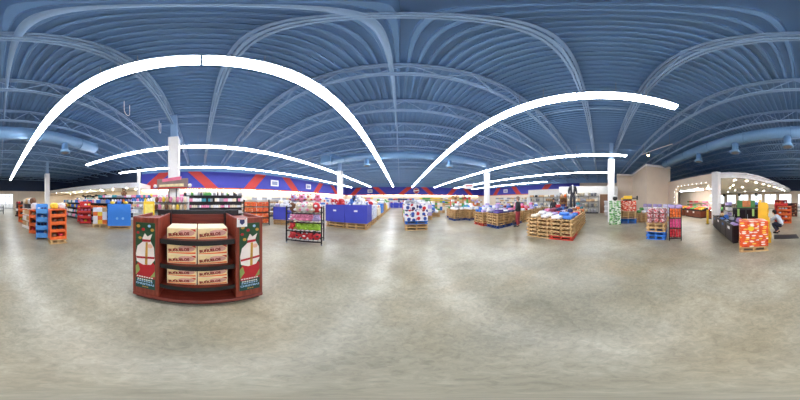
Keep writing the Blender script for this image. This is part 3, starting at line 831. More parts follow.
# tall gondola of bottles behind the wooden display
bot = ('wine_bottle', 'bottle', (.1, .1, .32), mixc(BLK, GREEN, WHITE, GRY, WHITE), 'bottle')
can_ = ('small_carton', 'box', (.16, .2, .24), mixc(WHITE, CRM, GRY, TEAL, WHITE, PINK), 'carton')
jar_ = ('jar', 'jar', (.14, .14, .2), mixc(WHITE, PINK, CRM, GRY), 'jar')
pkt = ('packet', 'bag', (.22, .18, .26), mixc(RED, YEL, WHITE, TAN, PINK, BLUE), 'packet')
gondola('shelving_unit', 'tall dark shelving of bottles and pale cartons behind the wooden display', 'shelving', (-9.3, 1.0, 0), face(1, 0), 4.4, 2.05, 5, .5, darkgrey,
        [can_, can_, jar_, can_, bot], 'the tall dark unit behind the wooden display', 'g', bay=1.1, first=1)
gondola('shelving_unit', 'low shelving of snack packets between the kiosk column and bottles', 'shelving', (-9.0, -3.4, 0), face(1, 0), 3.8, 1.6, 4, .5, white,
        [pkt, can_, pkt, pkt], 'the pale snack unit beyond the kiosk column', 'g', first=1)
gondola('shelving_unit', 'long pale shelving against the blue banded side wall beyond the bottles', 'shelving', (-14.6, 9.5, 0), face(1, 0), 11, 1.75, 4, .6, white,
        [('basket', 'tub', (.42, .42, .26), mixc(TAN, BRN, GRY), 'basket'), ('household_box', 'box', (.36, .35, .3), mixc(WHITE, CRM, GRY, TAN), 'box')], 'the long side wall unit past the bottles', 'g', first=0)
gondola('shelving_unit', 'pale side wall shelving towards the far corner', 'shelving', (-14.6, 20.5, 0), face(1, 0), 9, 1.9, 4, .6, white,
        [('storage_box', 'box', (.5, .4, .36), mixc(WHITE, RED, CRM, LAV, BLUE), 'box')], 'the side unit towards the far corner', 'g', fill=.8)
gondola('shelving_unit', 'pale side wall shelving directly behind the kiosk column', 'shelving', (-14.6, -2.0, 0), face(1, 0), 8, 2.1, 4, .6, white,
        [('household_box', 'box', (.34, .35, .3), mixc(WHITE, YEL, PINK, TAN, GREEN), 'box')], 'the side wall unit behind the kiosk column', 'g', first=2)
# kiosk round the column
t = thing('kiosk_rack', 'snack kiosk with pictured sign standing against the white column', 'kiosk', (-4.95, -1.15, 0), face(1, 0))
part(t, 'base', MB().box(-.7, .7, -.3, .38, 0, .12), darkgrey, .01)
part(t, 'back_panel', MB().box(-.7, .7, .33, .37, .12, 1.75), white)
for x in (-.68, .68): part(t, 'upright', MB().box(x-.02, x+.02, -.28, .33, .12, 1.2), white)
for z in (.5, .85, 1.2, 1.5): part(t, 'shelf', MB().box(-.68, .68, -.3 + (.1 if z > 1.3 else 0), .33, z-.03, z), darkgrey, .004)
for x in (-.16, .16): part(t, 'sign_post', MB().box(x-.02, x+.02, .3, .34, 1.5, 2.1), darkgrey)
sg = part(t, 'sign', MB().box(-.66, .66, .2, .32, 2.08, 2.5), M('sign_brown', '85706A', .5, .15, 4), .008)
part(sg, 'ribbon', MB().slab([(-.42, 2.36), (.38, 2.44), (.4, 2.58), (-.42, 2.49)], .185, .2), M('sign_pink', 'E2708C', .5, .1, 6))
part(sg, 'product_strip', MB().slab([(-.55, 2.16), (.5, 2.16), (.48, 2.28), (-.55, 2.25)], .185, .2), M('sign_cream', 'EBDCA8', .5, .2, 9))
part(sg, 'red_strip', MB().box(-.62, .62, .192, .2, 2.09, 2.13), redcard)
for sx in (-.74, .74): part(sg, 'lamp_shade', MB().sph((sx, .2, 2.2), .08, nu=12, nv=8), white)
F = frame_of((-4.95, -1.15, 0), face(1, 0))
for z in (.5, .85, 1.2, 1.5):
    for i in range(9):
        c = random.choice((PINK, TAN, WHITE, CRM, BRN, YEL))
        item('snack_packet', 'bag', (.135, .2, .23), c[1], f'{c[0]} snack packet on the kiosk rack at the white column', 'packet', F @ Vector((-.58 + i*.145, -.12 + (.08 if z > 1.3 else 0), z)), face(1, 0), 'packets on the kiosk rack', random.randrange(3))
x, y = P(149, 4.75)
t = solo('display_bin', MB().box(-.2, .2, -.2, .2, 0, 1.55), yellow, 'tall narrow yellow cardboard display beside the kiosk', 'display', (x, y, 0), face(-x, -y), bevel=.01)
part(t, 'front_card', MB().box(-.15, .15, -.206, -.2, .9, 1.45), M('goods_yellow_card', 'F4DF72', .5, .1, 8))
# orange boxes on a black rack
x, y = P(256.5, 8.2); a = face(-x, -y)
t = thing('wire_rack', 'black rack packed with orange boxes behind the wooden display', 'rack', (x, y, 0), a)
for sx in (-.8, .8):
    for sy in (-.28, .28): part(t, 'post', MB().bar((sx, sy, 0), (sx, sy, 1.62), .05), black)
for z in (.15, .5, .85, 1.2): part(t, 'shelf', MB().box(-.78, .78, -.3, .3, z-.03, z), black)
obm = spots('print_orange_white', 'E2602A', ['C8342A', 'F08A3A', 'F2C3A0'], 2.2, .26)
F = frame_of((x, y, 0), a)
for k, z in enumerate((.15, .5, .85, 1.2)):
    for i in range(4):
        item('orange_box', 'box', (.36, .5, .27), obm, f'orange printed box on the {NAMES[k]} shelf of the black rack behind the wooden display', 'carton', F @ Vector((-.57 + i*.38, 0, z)), a, f'orange boxes on the {NAMES[k]} rack shelf')
# baskets table between the rack and the corner
x, y = P(276, 12.5)
gondola('shelving_unit', 'dark low stand of baskets between orange rack and small blue bin', 'shelving', (x, y, 0), face(-x, -y), 2.6, 1.1, 3, .7, darkgrey, [('wicker_basket', 'tub', (.4, .4, .28), mixc(TAN, BRN, GRY, WHITE), 'basket')], 'the low basket stand', 'g', pnl=False)

# ================================================================== COSMETICS DEPARTMENT
cos = [('small_carton', 'box', (.22, .22, .24), mixc(WHITE, BLUE, PINK, TEAL, GRY), 'carton'), ('bottle', 'bottle', (.11, .11, .26), mixc(WHITE, TEAL, PINK, BLUE, YEL), 'bottle'), ('packet', 'bag', (.25, .2, .27), mixc(YEL, ORG, WHITE, BLUE, LAV), 'packet')]
gondola('shelving_unit', 'black shelving run facing the aisle under the pale fascia', 'shelving', (-6.3, -8.2, 0), face(1, 0), 5.8, 1.5, 4, .55, black, cos, 'the black aisle shelving under the fascia', 'g')
gondola('shelving_unit', 'pale tall shelving behind the bright blue box under the fascia', 'shelving', (-9.8, -6.6, 0), face(.85, .5), 5.0, 1.95, 5, .5, darkgrey, [cos[2], cos[0], cos[1], cos[2], cos[0]], 'the tall shelving behind the bright blue box', 'g', first=1)
gondola('shelving_unit', 'white wall shelving at the back of the cosmetics department', 'shelving', (-14.6, -14.5, 0), face(1, 0), 14, 1.9, 4, .5, white, [cos[1], cos[0]], 'the white cosmetics wall shelving', 'g', fill=.55, first=2)
# red display boxes in that run
for i, (px, d, h, w) in enumerate(((85.5, 8.6, 1.5, .75), (81.5, 9.4, 1.25, .6))):
    x, y = P(px, d); a = face(-x, -y)
    t = thing('tray_display', f'{"taller" if i == 0 else "smaller"} red cardboard tray display before the black shelving', 'display', (x, y, 0), a)
    part(t, 'side_panel', MB().box(-w/2, -w/2+.03, -.25, .25, 0, h), redcard); part(t, 'side_panel', MB().box(w/2-.03, w/2, -.25, .25, 0, h), redcard); part(t, 'back_panel', MB().box(-w/2+.03, w/2-.03, .22, .25, 0, h), redcard)
    for k in range(4):
        z = .05 + k*h/4.2
        part(t, 'tray', MB().box(-w/2+.03, w/2-.03, -.26, .22, z, z+.03).box(-w/2+.03, w/2-.03, -.26, -.24, z+.03, z+.13), redcard)
    F = frame_of((x, y, 0), a)
    for k in range(4):
        for q in range(3):
            c = random.choice((WHITE, PINK, RED, YEL)); item('packet', 'bag', (.19, .2, .2), c[1], f'{c[0]} packet in the {"taller" if i == 0 else "smaller"} red tray display', 'packet', F @ Vector((-w/3 + q*w/3, 0, .085 + k*h/4.2)), a, f'packets in the red tray display {i}')
# bright blue box on pallets
a_, b_ = Vector(P(107.5, 7.0)), Vector(P(131, 7.0)); mid = (a_+b_)/2; nrm = -mid.normalized(); az_ = face(nrm.x, nrm.y)
wid = (b_-a_).length
stack(mid.x + mid.normalized().x*.4, mid.y + mid.normalized().y*.4, az_, 1, 'under the bright blue box', wid, .9)
c_ = mid + mid.normalized()*.4
t = thing('cardboard_bin', 'bright blue rounded cardboard bin on a pallet before the shelving', 'bin', (c_.x, c_.y, .168), az_)
pl = []
for cx, cy, s0 in ((wid/2-.1, -.35, -90), (wid/2-.1, .35, 0), (-wid/2+.1, .35, 90), (-wid/2+.1, -.35, 180)):
    for q in range(5): an = R(s0 + q*22.5); pl.append((cx + .1*math.cos(an), cy + .1*math.sin(an)))
part(t, 'bin_wall', MB().prism(pl, 0, 1.2), skyblue)
part(t, 'printed_mark', MB().cyl((-.12, -.452, .42), (-.12, -.45, .42), .07, 14), M('mark_cyan', '7FB6E8', .5, .1, 5)); part(t, 'printed_mark', MB().cyl((.2, -.452, .42), (.2, -.45, .42), .07, 14), M('mark_cyan', '7FB6E8', .5))
heap((c_.x, c_.y, .168), az_, wid-.15, .7, 1.2, (.3, .3, .16), 1, 'soft_pack', 'bag', [WHITE, BLUE, YEL], 'packet lying in the top of the bright blue bin', 'packet', 'packets in the bright blue bin')
# yellow & orange packs heaped beside it
x, y = P(100, 7.75); h = stack(x, y, face(-x, -y), 1, 'under the yellow packs', .9, .8, detail=False)
for k in range(4):
    for i in range(3):
        c = random.choice((YEL, YEL, WHITE, TAN, ORG))
        item('snack_carton', 'box', (.27, .45, .24), c[1], f'{c[0]} carton in the low stack beside the bright blue bin', 'carton', Vector((x, y, h + k*.243)) + Matrix.Rotation(face(-x, -y), 3, 'Z') @ Vector((-.28 + i*.28, 0, 0)), face(-x, -y), 'cartons beside the bright blue bin')
# wreath on the shelf top
x, y = P(116, 10.6)
t = thing('teddy_bear', 'brown teddy bear sitting on top of the shelving above the blue bin', 'soft toy', (-8.96, -6.1, 1.96), face(-x, -y))
part(t, 'body', MB().sph((0, 0, .2), .2, (1, .9, 1)), BRN[1]); part(t, 'head', MB().sph((0, -.05, .46), .16), BRN[1])
for s in (-1, 1):
    part(t, 'ear', MB().sph((s*.12, -.03, .6), .06), BLK[1]); part(t, 'paw', MB().sph((s*.19, -.12, .22), .08), BRN[1]); part(t, 'foot', MB().sph((s*.13, -.2, .08), .09), BRN[1])
part(t, 'muzzle', MB().sph((0, -.19, .43), .07), TAN[1])
# dark garland on the department wall
x0, y0 = -14.6, -17.5; mb = MB()
for i in range(26):
    u = i/25; mb.sph((-14.76, -19.5 + 6*u, 2.15 + .22*abs(math.cos(u*PI*3))), .15 + .05*math.sin(i*2.1), nu=8, nv=6)
solo('garland', mb, BLK[1], 'dark bushy garland swagged along the wall under the fascia', 'garland')

# ================================================================== DISPLAY ROW BEHIND THE CAMERA, LEFT OF THE AISLE
def tray_display(cx, cy, rz, w, d, h, n, mat, label, fill, packword, group, pal=True):
    """open-fronted cardboard tower of trays, front local -Y"""
    z0 = 0
    if pal: pallet((cx, cy, 0), rz, palletw, f'low wooden pallet under the {packword}', None, w+.04, d+.04); z0 = .168
    t = thing('tray_display', label, 'display', (cx, cy, z0), rz); hh = h - z0
    part(t, 'side_panel', MB().box(-w/2, -w/2+.05, -d/2, d/2, 0, hh), mat, .006); part(t, 'side_panel', MB().box(w/2-.05, w/2, -d/2, d/2, 0, hh), mat, .006)
    part(t, 'back_panel', MB().box(-w/2+.05, w/2-.05, d/2-.03, d/2, 0, hh), mat)
    F = frame_of((cx, cy, z0), rz); st = hh/n
    for k in range(n):
        tr = part(t, 'tray', MB().box(-w/2+.05, w/2-.05, -d/2+.02, d/2-.03, k*st, k*st+.02), mat)
        part(tr, 'tray_lip', MB().box(-w/2+.05, w/2-.05, -d/2, -d/2+.02, k*st, k*st + st*.42), mat, .004)
        m = max(2, int((w-.1)/.17))
        for i in range(m):
            c = random.choice(fill)
            item('packet', 'bag', ((w-.12)/m*.92, .3, st*.66), c[1], f'{c[0]} packet in the {packword}', 'packet', F @ Vector((-w/2+.06 + (i+.5)*(w-.12)/m, -d/2+.2, z0*0 + k*st + .021)), rz, group, random.randrange(3))
    part(t, 'top_card', MB().box(-w/2+.05, w/2-.05, -d/2, d/2-.03, hh-.03, hh), mat)
    return t
tray_display(-2.03, -4.22, face(.2, 1), .6, .42, 1.27, 4, orange, 'orange cardboard tray tower of dark packets at the front of its row', (BLK, BRN, RED), 'front orange tray tower', 'packets in the front orange tower')
for i in range(2):
    c = (YEL, WHITE)[i]; item('soft_pack', 'bag', (.3, .34, .22), c[1], f'{c[0]} bag on top of the front orange tray tower', 'bag', (-1.93 - i*.3, -4.26, 1.272), .2, None)
t = thing('tray_display', 'tall light blue cardboard display with wavy sides behind the orange tower', 'display', (-1.7, -4.95, 0), face(.35, .94))
lb_ = M('card_light_blue', '4E97DB', .5, .06, 3)
wavy = [(.25, 0), (.25, 1.42)] + [(-.2 - .06*math.sin(q*1.25), 1.42 - .142*q) for q in range(11)]
for s in (-1, 1): part(t, 'side_panel', MB().slabx(wavy, min(s*.24, s*.21), max(s*.24, s*.21)), lb_)
part(t, 'back_panel', MB().box(-.21, .21, .22, .25, 0, 1.44), lb_)
for k in range(4): part(t, 'tray', MB().box(-.21, .21, -.22, .22, .08 + k*.33, .11 + k*.33).box(-.21, .21, -.24, -.2, .08 + k*.33, .26 + k*.33), lb_)
F = frame_of((-1.7, -4.95, 0), face(.35, .94))
for k in range(4):
    for i in range(3):
        c = random.choice((BLUE, WHITE, NAVY)); item('packet', 'bag', (.125, .3, .19), c[1], f'{c[0]} packet in the light blue wavy display', 'packet', F @ Vector((-.135 + i*.135, .02, .115 + k*.33)), face(.35, .94), 'packets in the light blue display')
tray_display(-1.78, -5.85, face(.55, .83), .7, .5, 1.12, 3, orange, 'second orange cardboard tray tower behind the light blue display', (BLK, TAN, RED), 'second orange tray tower', 'packets in the second orange tower', False)
gondola('wire_rack', 'white wire rack of mixed goods further along the display row', 'rack', (-1.68, -6.95, 0), face(.95, .31), 1.1, 1.25, 4, .5, white, [('small_carton', 'box', (.22, .25, .24), mixc(WHITE, GRY, TAN, BLK, CRM), 'carton')], 'the white rack in the display row', 'g', pnl=False)
tray_display(-1.75, -8.9, face(.9, .43), .9, .5, 1.25, 3, orange, 'third orange cardboard display beyond the white rack', (RED, BLK, YEL), 'third orange display', 'packets in the third orange display', False)
gondola('wire_rack', 'dark shelf stand of red packets near the shop door', 'rack', (-2.35, -12.2, 0), face(.4, .92), 1.7, 1.35, 4, .5, M('stand_maroon', '3E2424', .5, .1), [('packet', 'bag', (.24, .25, .26), mixc(RED, BLK, WHITE, MAR), 'packet')], 'the dark stand near the shop door', 'g')
for i in range(4):
    c = (CRM, TAN, WHITE, BRN)[i]
    item('soft_pack', 'bag', (.34, .34, .3 + .05*(i % 2)), c[1], f'{c[0]} bag heaped on top of the white wire rack', 'bag', Vector((-1.68, -6.95, 1.37)) + Matrix.Rotation(face(.97, .26), 3, 'Z') @ Vector((-.4 + i*.27, -.06, 0)), .3, 'bags heaped on the white rack', i % 3)
for i in range(2):
    c = (WHITE, TAN)[i]; item('soft_pack', 'bag', (.32, .36, .34), c[1], f'{c[0]} bag heaped on the second orange tray tower', 'bag', Vector((-1.78, -5.85, 1.12)) + Matrix.Rotation(face(.55, .83), 3, 'Z') @ Vector((-.17 + i*.34, 0, 0)), .3, 'bags on the second orange tower', i)
# ================================================================== PALLETS OF BEDDING AND CLOTHES
BED = [WHITE, WHITE, GRY, CRM]; FOLD = [BLUE, NAVY, WHITE, GRY, TEAL]; CLO = [BLK, NAVY, GRY, MAR, WHITE, BLUE, PINK, LAV, RED]
def bed(x, y, n, where, cols, noun, kind='soft', w=1.0, d=1.0, layers=2, red=(), blue=(), cell=(.42, .36, .15), detail=True, rz=0):
    h = stack(x, y, rz, n, where, w, d, {**{i: palletr for i in red}, **{i: palletn for i in blue}}, detail)
    heap((x, y, 0), rz, w-.06, d-.06, h, cell, layers, {'soft': 'cushion', 'fold': 'folded_blanket', 'bundle': 'garment'}[kind], kind, cols, f'{noun} on the stack {where}', {'soft': 'cushion', 'fold': 'blanket', 'bundle': 'clothing'}[kind], f'{noun}s on the stack {where}')
# group nearest the fruit rack side: corner with red bottom pallet
bed(5.2, 2.52, 5, 'at the near end with a plain wooden base', BED, 'pillow', w=1.04, d=1.04, layers=2)
bed(5.2, 1.5, 5, 'at the corner with a red base', [BLUE, skyblue and C_('bright blue', '3F8FE0'), WHITE], 'folded blue blanket pack', 'fold', w=1.04, d=.96, layers=2, red=(0,), cell=(.46, .42, .13))
for i, x in enumerate((6.3, 7.4, 8.5)):
    o_ = ('second', 'third', 'fourth')[i]
    bed(x, 1.5, 5, f'{o_} along the brown door side', [CLO, [TAN, BRN, WHITE], [ORG, TAN, WHITE]][i], 'garment', 'bundle', w=1.04, d=.96, layers=2, cell=(.34, .3, .16), detail=i == 0)
    bed(x, 2.52, 5, f'{o_} in the back bedding line', [CLO, CLO, [NAVY, BLK, GRY]][i], 'garment', 'bundle', w=1.04, d=1.04, layers=3 if i else 2, cell=(.32, .3, .17), detail=False)
# block with purple blankets
bed(5.4, 5.5, 5, 'at the front of the purple blanket block', [NAVY, C_('purple', '4B3480'), NAVY], 'dark folded blanket', 'fold', w=1.16, d=.98, layers=2, blue=(0,), cell=(.5, .44, .1))
bed(6.65, 5.55, 5, 'beside the person in red trousers', [NAVY, PINK, WHITE], 'folded blanket', 'fold', w=1.16, d=.98, layers=2, blue=(0,), cell=(.44, .4, .12))
bed(5.2, 6.6, 5, 'with a red base behind the purple blankets', [WHITE, BLUE, LAV], 'soft bundle', 'bundle', w=1.1, d=.98, layers=2, red=(0,), cell=(.3, .28, .16))
for i, (x, y) in enumerate(((6.4, 6.65), (7.6, 6.65), (7.9, 5.55), (6.4, 7.8), (7.6, 7.8))):
    bed(x, y, 5, 'in the purple blanket block, ' + ('middle', 'second behind', 'past the standing person', 'column side', 'back corner')[i], [[WHITE, BLUE, LAV, GRY], CLO, [WHITE, RED, PINK], [WHITE, LAV, BLUE], CLO][i], 'soft bundle', 'bundle', w=1.08, d=1.0, layers=3, cell=(.32, .3, .18), detail=False)
# block further along with white pillows
for i, (x, y) in enumerate(((4.45, 9.3), (5.55, 8.95), (4.75, 10.5), (5.9, 10.3))):
    bed(x, y, 5, 'of the white pillow block, ' + ('open aisle end', 'purple blanket end', 'back end', 'back corner')[i], [[WHITE, BLK, GRY], [WHITE, BLUE, WHITE], [WHITE, GREEN, BLK], [WHITE, TEAL]][i], 'pillow', w=1.06, d=1.0, layers=4, blue=(0,), cell=(.34, .3, .17), detail=i < 2, rz=.1)
# clothes heaps beyond, towards the white partitions
for i, (x, y, c) in enumerate(((9.8, 5.9, CLO), (11.1, 6.1, [WHITE, RED, BLUE]), (9.9, 7.6, [WHITE, PINK, LAV]), (11.3, 8.0, CLO), (12.3, 2.2, CLO), (11.0, 1.9, [WHITE, GRY, TEAL]), (12.9, 5.0, [PINK, RED, WHITE]))):
    wh = ('past the standing person', 'second past the standing person', 'behind the blanket block column', 'deep behind the blanket block', 'before the white partition', 'behind the mannequin', 'next to the partition step')[i]
    bed(x, y, 5, wh, c, 'garment', 'bundle', w=1.08, d=1.0, layers=3, cell=(.36, .34, .19), detail=False)
# tan cardboard stand among the clothes
x, y = P(563.5, 10.4)
t = thing('cardboard_stand', 'tan cardboard shelf stand between clothes pallets and white partition', 'display', (x, y, 0), face(-x, -y))
for s in (-1, 1): part(t, 'side_panel', MB().box(min(s*.3, s*.27), max(s*.3, s*.27), -.2, .2, 0, 1.9), cardb)
part(t, 'back_panel', MB().box(-.27, .27, .17, .2, 0, 1.9), cardb)
for k in range(5): part(t, 'shelf', MB().box(-.27, .27, -.2, .17, .1 + k*.42, .13 + k*.42), cardb)
F = frame_of((x, y, 0), face(-x, -y))
for k in range(5):
    for i in range(2): c = random.choice((TAN, ORG, BRN)); item('packet', 'bag', (.24, .3, .26), c[1], f'{c[0]} packet in the tan cardboard stand among clothes', 'packet', F @ Vector((-.13 + i*.26, 0, .131 + k*.42)), face(-x, -y), 'packets in the tan cardboard stand')

# food block by the far aisle: brown cartons stacked high, with hanging sign
def tower(cx, cy, nx, ny, nz, sz, cols, lab, grp, rz=0, pn=1, name='carton', detail=False):
    h = stack(cx, cy, rz, pn, f'under the {grp}', nx*sz[0]+.05, ny*sz[1]+.05, detail=detail) if pn else 0
    F = frame_of((cx, cy, h), rz)
    for k in range(nz):
        for i in range(nx):
            for j in range(ny):
                if 0 < i < nx-1 and 0 < j < ny-1 and k < nz-1: continue
                c = random.choice(cols)
                item(name, 'box', (sz[0]*.98, sz[1]*.98, sz[2]*.99), c[1], f'{c[0]} {lab}', 'carton', F @ Vector((-nx*sz[0]/2 + (i+.5)*sz[0], -ny*sz[1]/2 + (j+.5)*sz[1], k*sz[2])), rz, grp)
CBD = ('plain brown', cardb); NAME_T = {}
tower(7.0, 13.6, 8, 2, 8, (.31, .31, .22), [CBD, TAN, BRN, CBD, WHITE, GREEN, RED], 'carton in the tall food block beyond the white pillows', 'tall food block cartons', pn=2, name='food_carton')
tower(4.6, 15.0, 5, 2, 5, (.32, .32, .23), [WHITE, GREEN, TAN, CRM, BLUE, CBD], 'carton in the lower food block left of the tall one'.replace('left of', 'beside'), 'lower food block cartons', pn=2, name='food_carton')
tower(9.8, 14.4, 5, 2, 6, (.31, .31, .22), [CBD, ORG, TAN, WHITE, LAV], 'carton in the food block behind the white column', 'food block behind the column', pn=2, name='food_carton')
for i, (x, y, c, nm) in enumerate(((3.2, 12.0, BLUE, 'blue'), (3.5, 13.7, WHITE, 'white'), (2.8, 17.0, TEAL, 'teal'), (2.9, 19.6, GREEN, 'green'), (3.0, 22.4, WHITE, 'pale'), (4.9, 18.2, RED, 'red'), (5.2, 21.0, YEL, 'yellow'), (7.6, 17.5, LAV, 'lavender'))):
    h = stack(x, y, 0, 2, f'under the {nm} aisle packs beyond the disc cartons', 1.1, 1.0, detail=False)
    heap((x, y, 0), 0, 1.05, .95, h, (.42, .4, .3), 3, 'soft_pack', 'bag', [c, WHITE] if c is not WHITE else [WHITE, [GRY, CRM][i % 2]], f'bag in the {nm} pallet pile beyond the disc cartons', 'bag', f'bags in the {nm} pallet pile')
x, y = P(469, 14.2)
t = thing('hanging_sign', 'white sign with red heading hanging over the tall food block', 'sign', (x, y, 2.85), face(-x, -y))
part(t, 'board', MB().box(-.5, .5, -.03, .03, 0, .55), white); part(t, 'print', MB().box(-.36, .36, -.035, -.03, .28, .42), M('goods_red_print', 'D8707A', .5, .2, 6))
for s in (-.4, .4): part(t, 'hanger', MB().cyl((s, 0, .6), (s, 0, 2.5), .01, 6), grey)
# goods along the far wall
gondola('shelving_unit', 'far wall shelving of red and yellow goods behind the blue bins', 'shelving', (-8.5, 32.5, 0), 0, 9, 1.9, 4, .6, white, [('grocery_box', 'box', (.6, .4, .42), mixc(RED, WHITE, YEL, PINK), 'box')], 'the far unit behind the blue bins', 'g')
gondola('shelving_unit', 'far wall shelving of lavender boxes at the end of the aisle', 'shelving', (.5, 32.5, 0), 0, 7, 1.7, 4, .6, white, [('grocery_box', 'box', (.6, .4, .4), mixc(LAV, BLUE, NAVY, WHITE, RED), 'box')], 'the far unit ending the aisle', 'g')
gondola('shelving_unit', 'far wall shelving behind the food blocks', 'shelving', (11, 32.5, 0), 0, 12, 1.9, 4, .6, white, [('grocery_box', 'box', (.7, .4, .42), mixc(GREEN, WHITE, TAN, YEL), 'box')], 'the far unit behind the food blocks', 'g')
gondola('shelving_unit', 'pale shelving along the far side wall behind the blanket block', 'shelving', (24.5, 20, 0), -PI/2, 12, 1.9, 4, .6, white, [('detergent_box', 'box', (.6, .4, .42), mixc(CRM, WHITE, TAN, GRY), 'box')], 'the side wall unit behind the blanket block', 'g')
x, y = P(395, 25.5)
for i in range(3):
    bin_box((-2.0 + i*1.2, 26.5, 0), 0, 1.1, 1.0, 1.05, purple, f'deep blue bin standing on the floor at the aisle end, {("first", "second", "third")[i]} from the pallet row', hand=False)
    heap((-2.0 + i*1.2, 26.5, 0), 0, 1.0, .9, 1.0, (.3, .3, .22), 1, 'soft_pack', 'bag', [RED, WHITE, LAV], f'bag in the {("first", "second", "third")[i]} blue bin at the aisle end', 'bag', f'bags in aisle end bin {i}')

# shelving on the white partitions
shoe = ('shoe_box', 'box', (.34, .3, .34), mixc(WHITE, GRY, TAN, BLK, CRM), 'box'); bas = ('storage_tub', 'tub', (.36, .36, .4), mixc(WHITE, GRY, CRM, TAN), 'tub')
gondola('shelving_unit', 'dark shelving on the white partition beside the brown door', 'shelving', (15.25, 2.65, 0), face(-1, 0), 4.9, 2.2, 4, .5, darkgrey, [bas, bas, shoe, bas], 'the partition shelving beside the brown door', 'g', back=partwhite, fill=.85)
gondola('shelving_unit', 'dark shelving on the set back white partition', 'shelving', (18.65, 8.4, 0), face(-1, 0), 6.0, 2.2, 4, .5, darkgrey, [bas, shoe, bas, shoe], 'the set back partition shelving', 'g', back=partwhite, fill=.8)
x, y = P(606.5, 13.2)
for i in range(3): item('storage_tub', 'tub', (.55, .55, .5), WHITE[1], 'white lidded tub stacked beside the brown door', 'tub', (x, y, i*.505), 0, 'white tubs by the brown door')

# ================================================================== PEOPLE AND MANNEQUIN
skinm = M('skin', 'D6A487', .55, .05, 8); jackm = M('jacket_black', '23262B', .75, .12, 12); redtr = M('trousers_red', '8E2F35', .75, .12, 12); greyhair = M('hair_grey', '8A7464', .8, .2, 30)
darktr = M('trousers_navy', '262B40', .75, .12, 12); shirtm = M('shirt_grey', 'C3C9D2', .75, .1, 12); darkhair = M('hair_dark', '2B2220', .8, .2, 30); suitm = M('suit_charcoal', '33353D', .75, .1, 12); mann = M('mannequin_white', 'E6E3DF', .4, .02)
shoem = M('shoe_black', '1E1D1D', .5, .1, 10); eyem = M('eye_white', 'F1EEEA', .3, 0); lipm = M('lips', 'B5675E', .5, 0)
def skin(name, vs, es, rs, mat, parent, root=0, sub=2):
    me = bpy.data.meshes.new(name); me.from_pydata(vs, es, []); me.materials.append(mat)
    o = bpy.data.objects.new(name, me); COL.objects.link(o); o.parent = parent
    m = o.modifiers.new('skin', 'SKIN'); m.use_smooth_shade = True
    for i, r in enumerate(rs):
        rr = r if isinstance(r, tuple) else (r, r)
        me.skin_vertices[0].data[i].radius = rr; me.skin_vertices[0].data[i].use_root = (i == root)
    s = o.modifiers.new('subdiv', 'SUBSURF'); s.levels = s.render_levels = sub
    return o
STAND = dict(pelvis=(0, 0, .93), waist=(0, 0, 1.08), chest=(0, .01, 1.29), neck=(0, .0, 1.46), hip=(.09, 0, .87), knee=(.1, -.03, .48), ankle=(.1, .02, .08), toe=(.12, -.15, .035),
             sho=(.17, 0, 1.38), elb=(.24, .03, 1.12), wri=(.23, -.1, .9), hand=(.215, -.15, .83), head=(0, -.03, 1.6))
SQUAT = dict(pelvis=(0, .16, .42), waist=(0, .1, .57), chest=(0, -.06, .75), neck=(0, -.17, .89), hip=(.1, .12, .39), knee=(.15, -.27, .47), ankle=(.12, .0, .09), toe=(.14, -.17, .04),
             sho=(.17, -.09, .82), elb=(.22, -.27, .64), wri=(.15, -.47, .68), hand=(.13, -.55, .69), head=(0, -.24, .99))
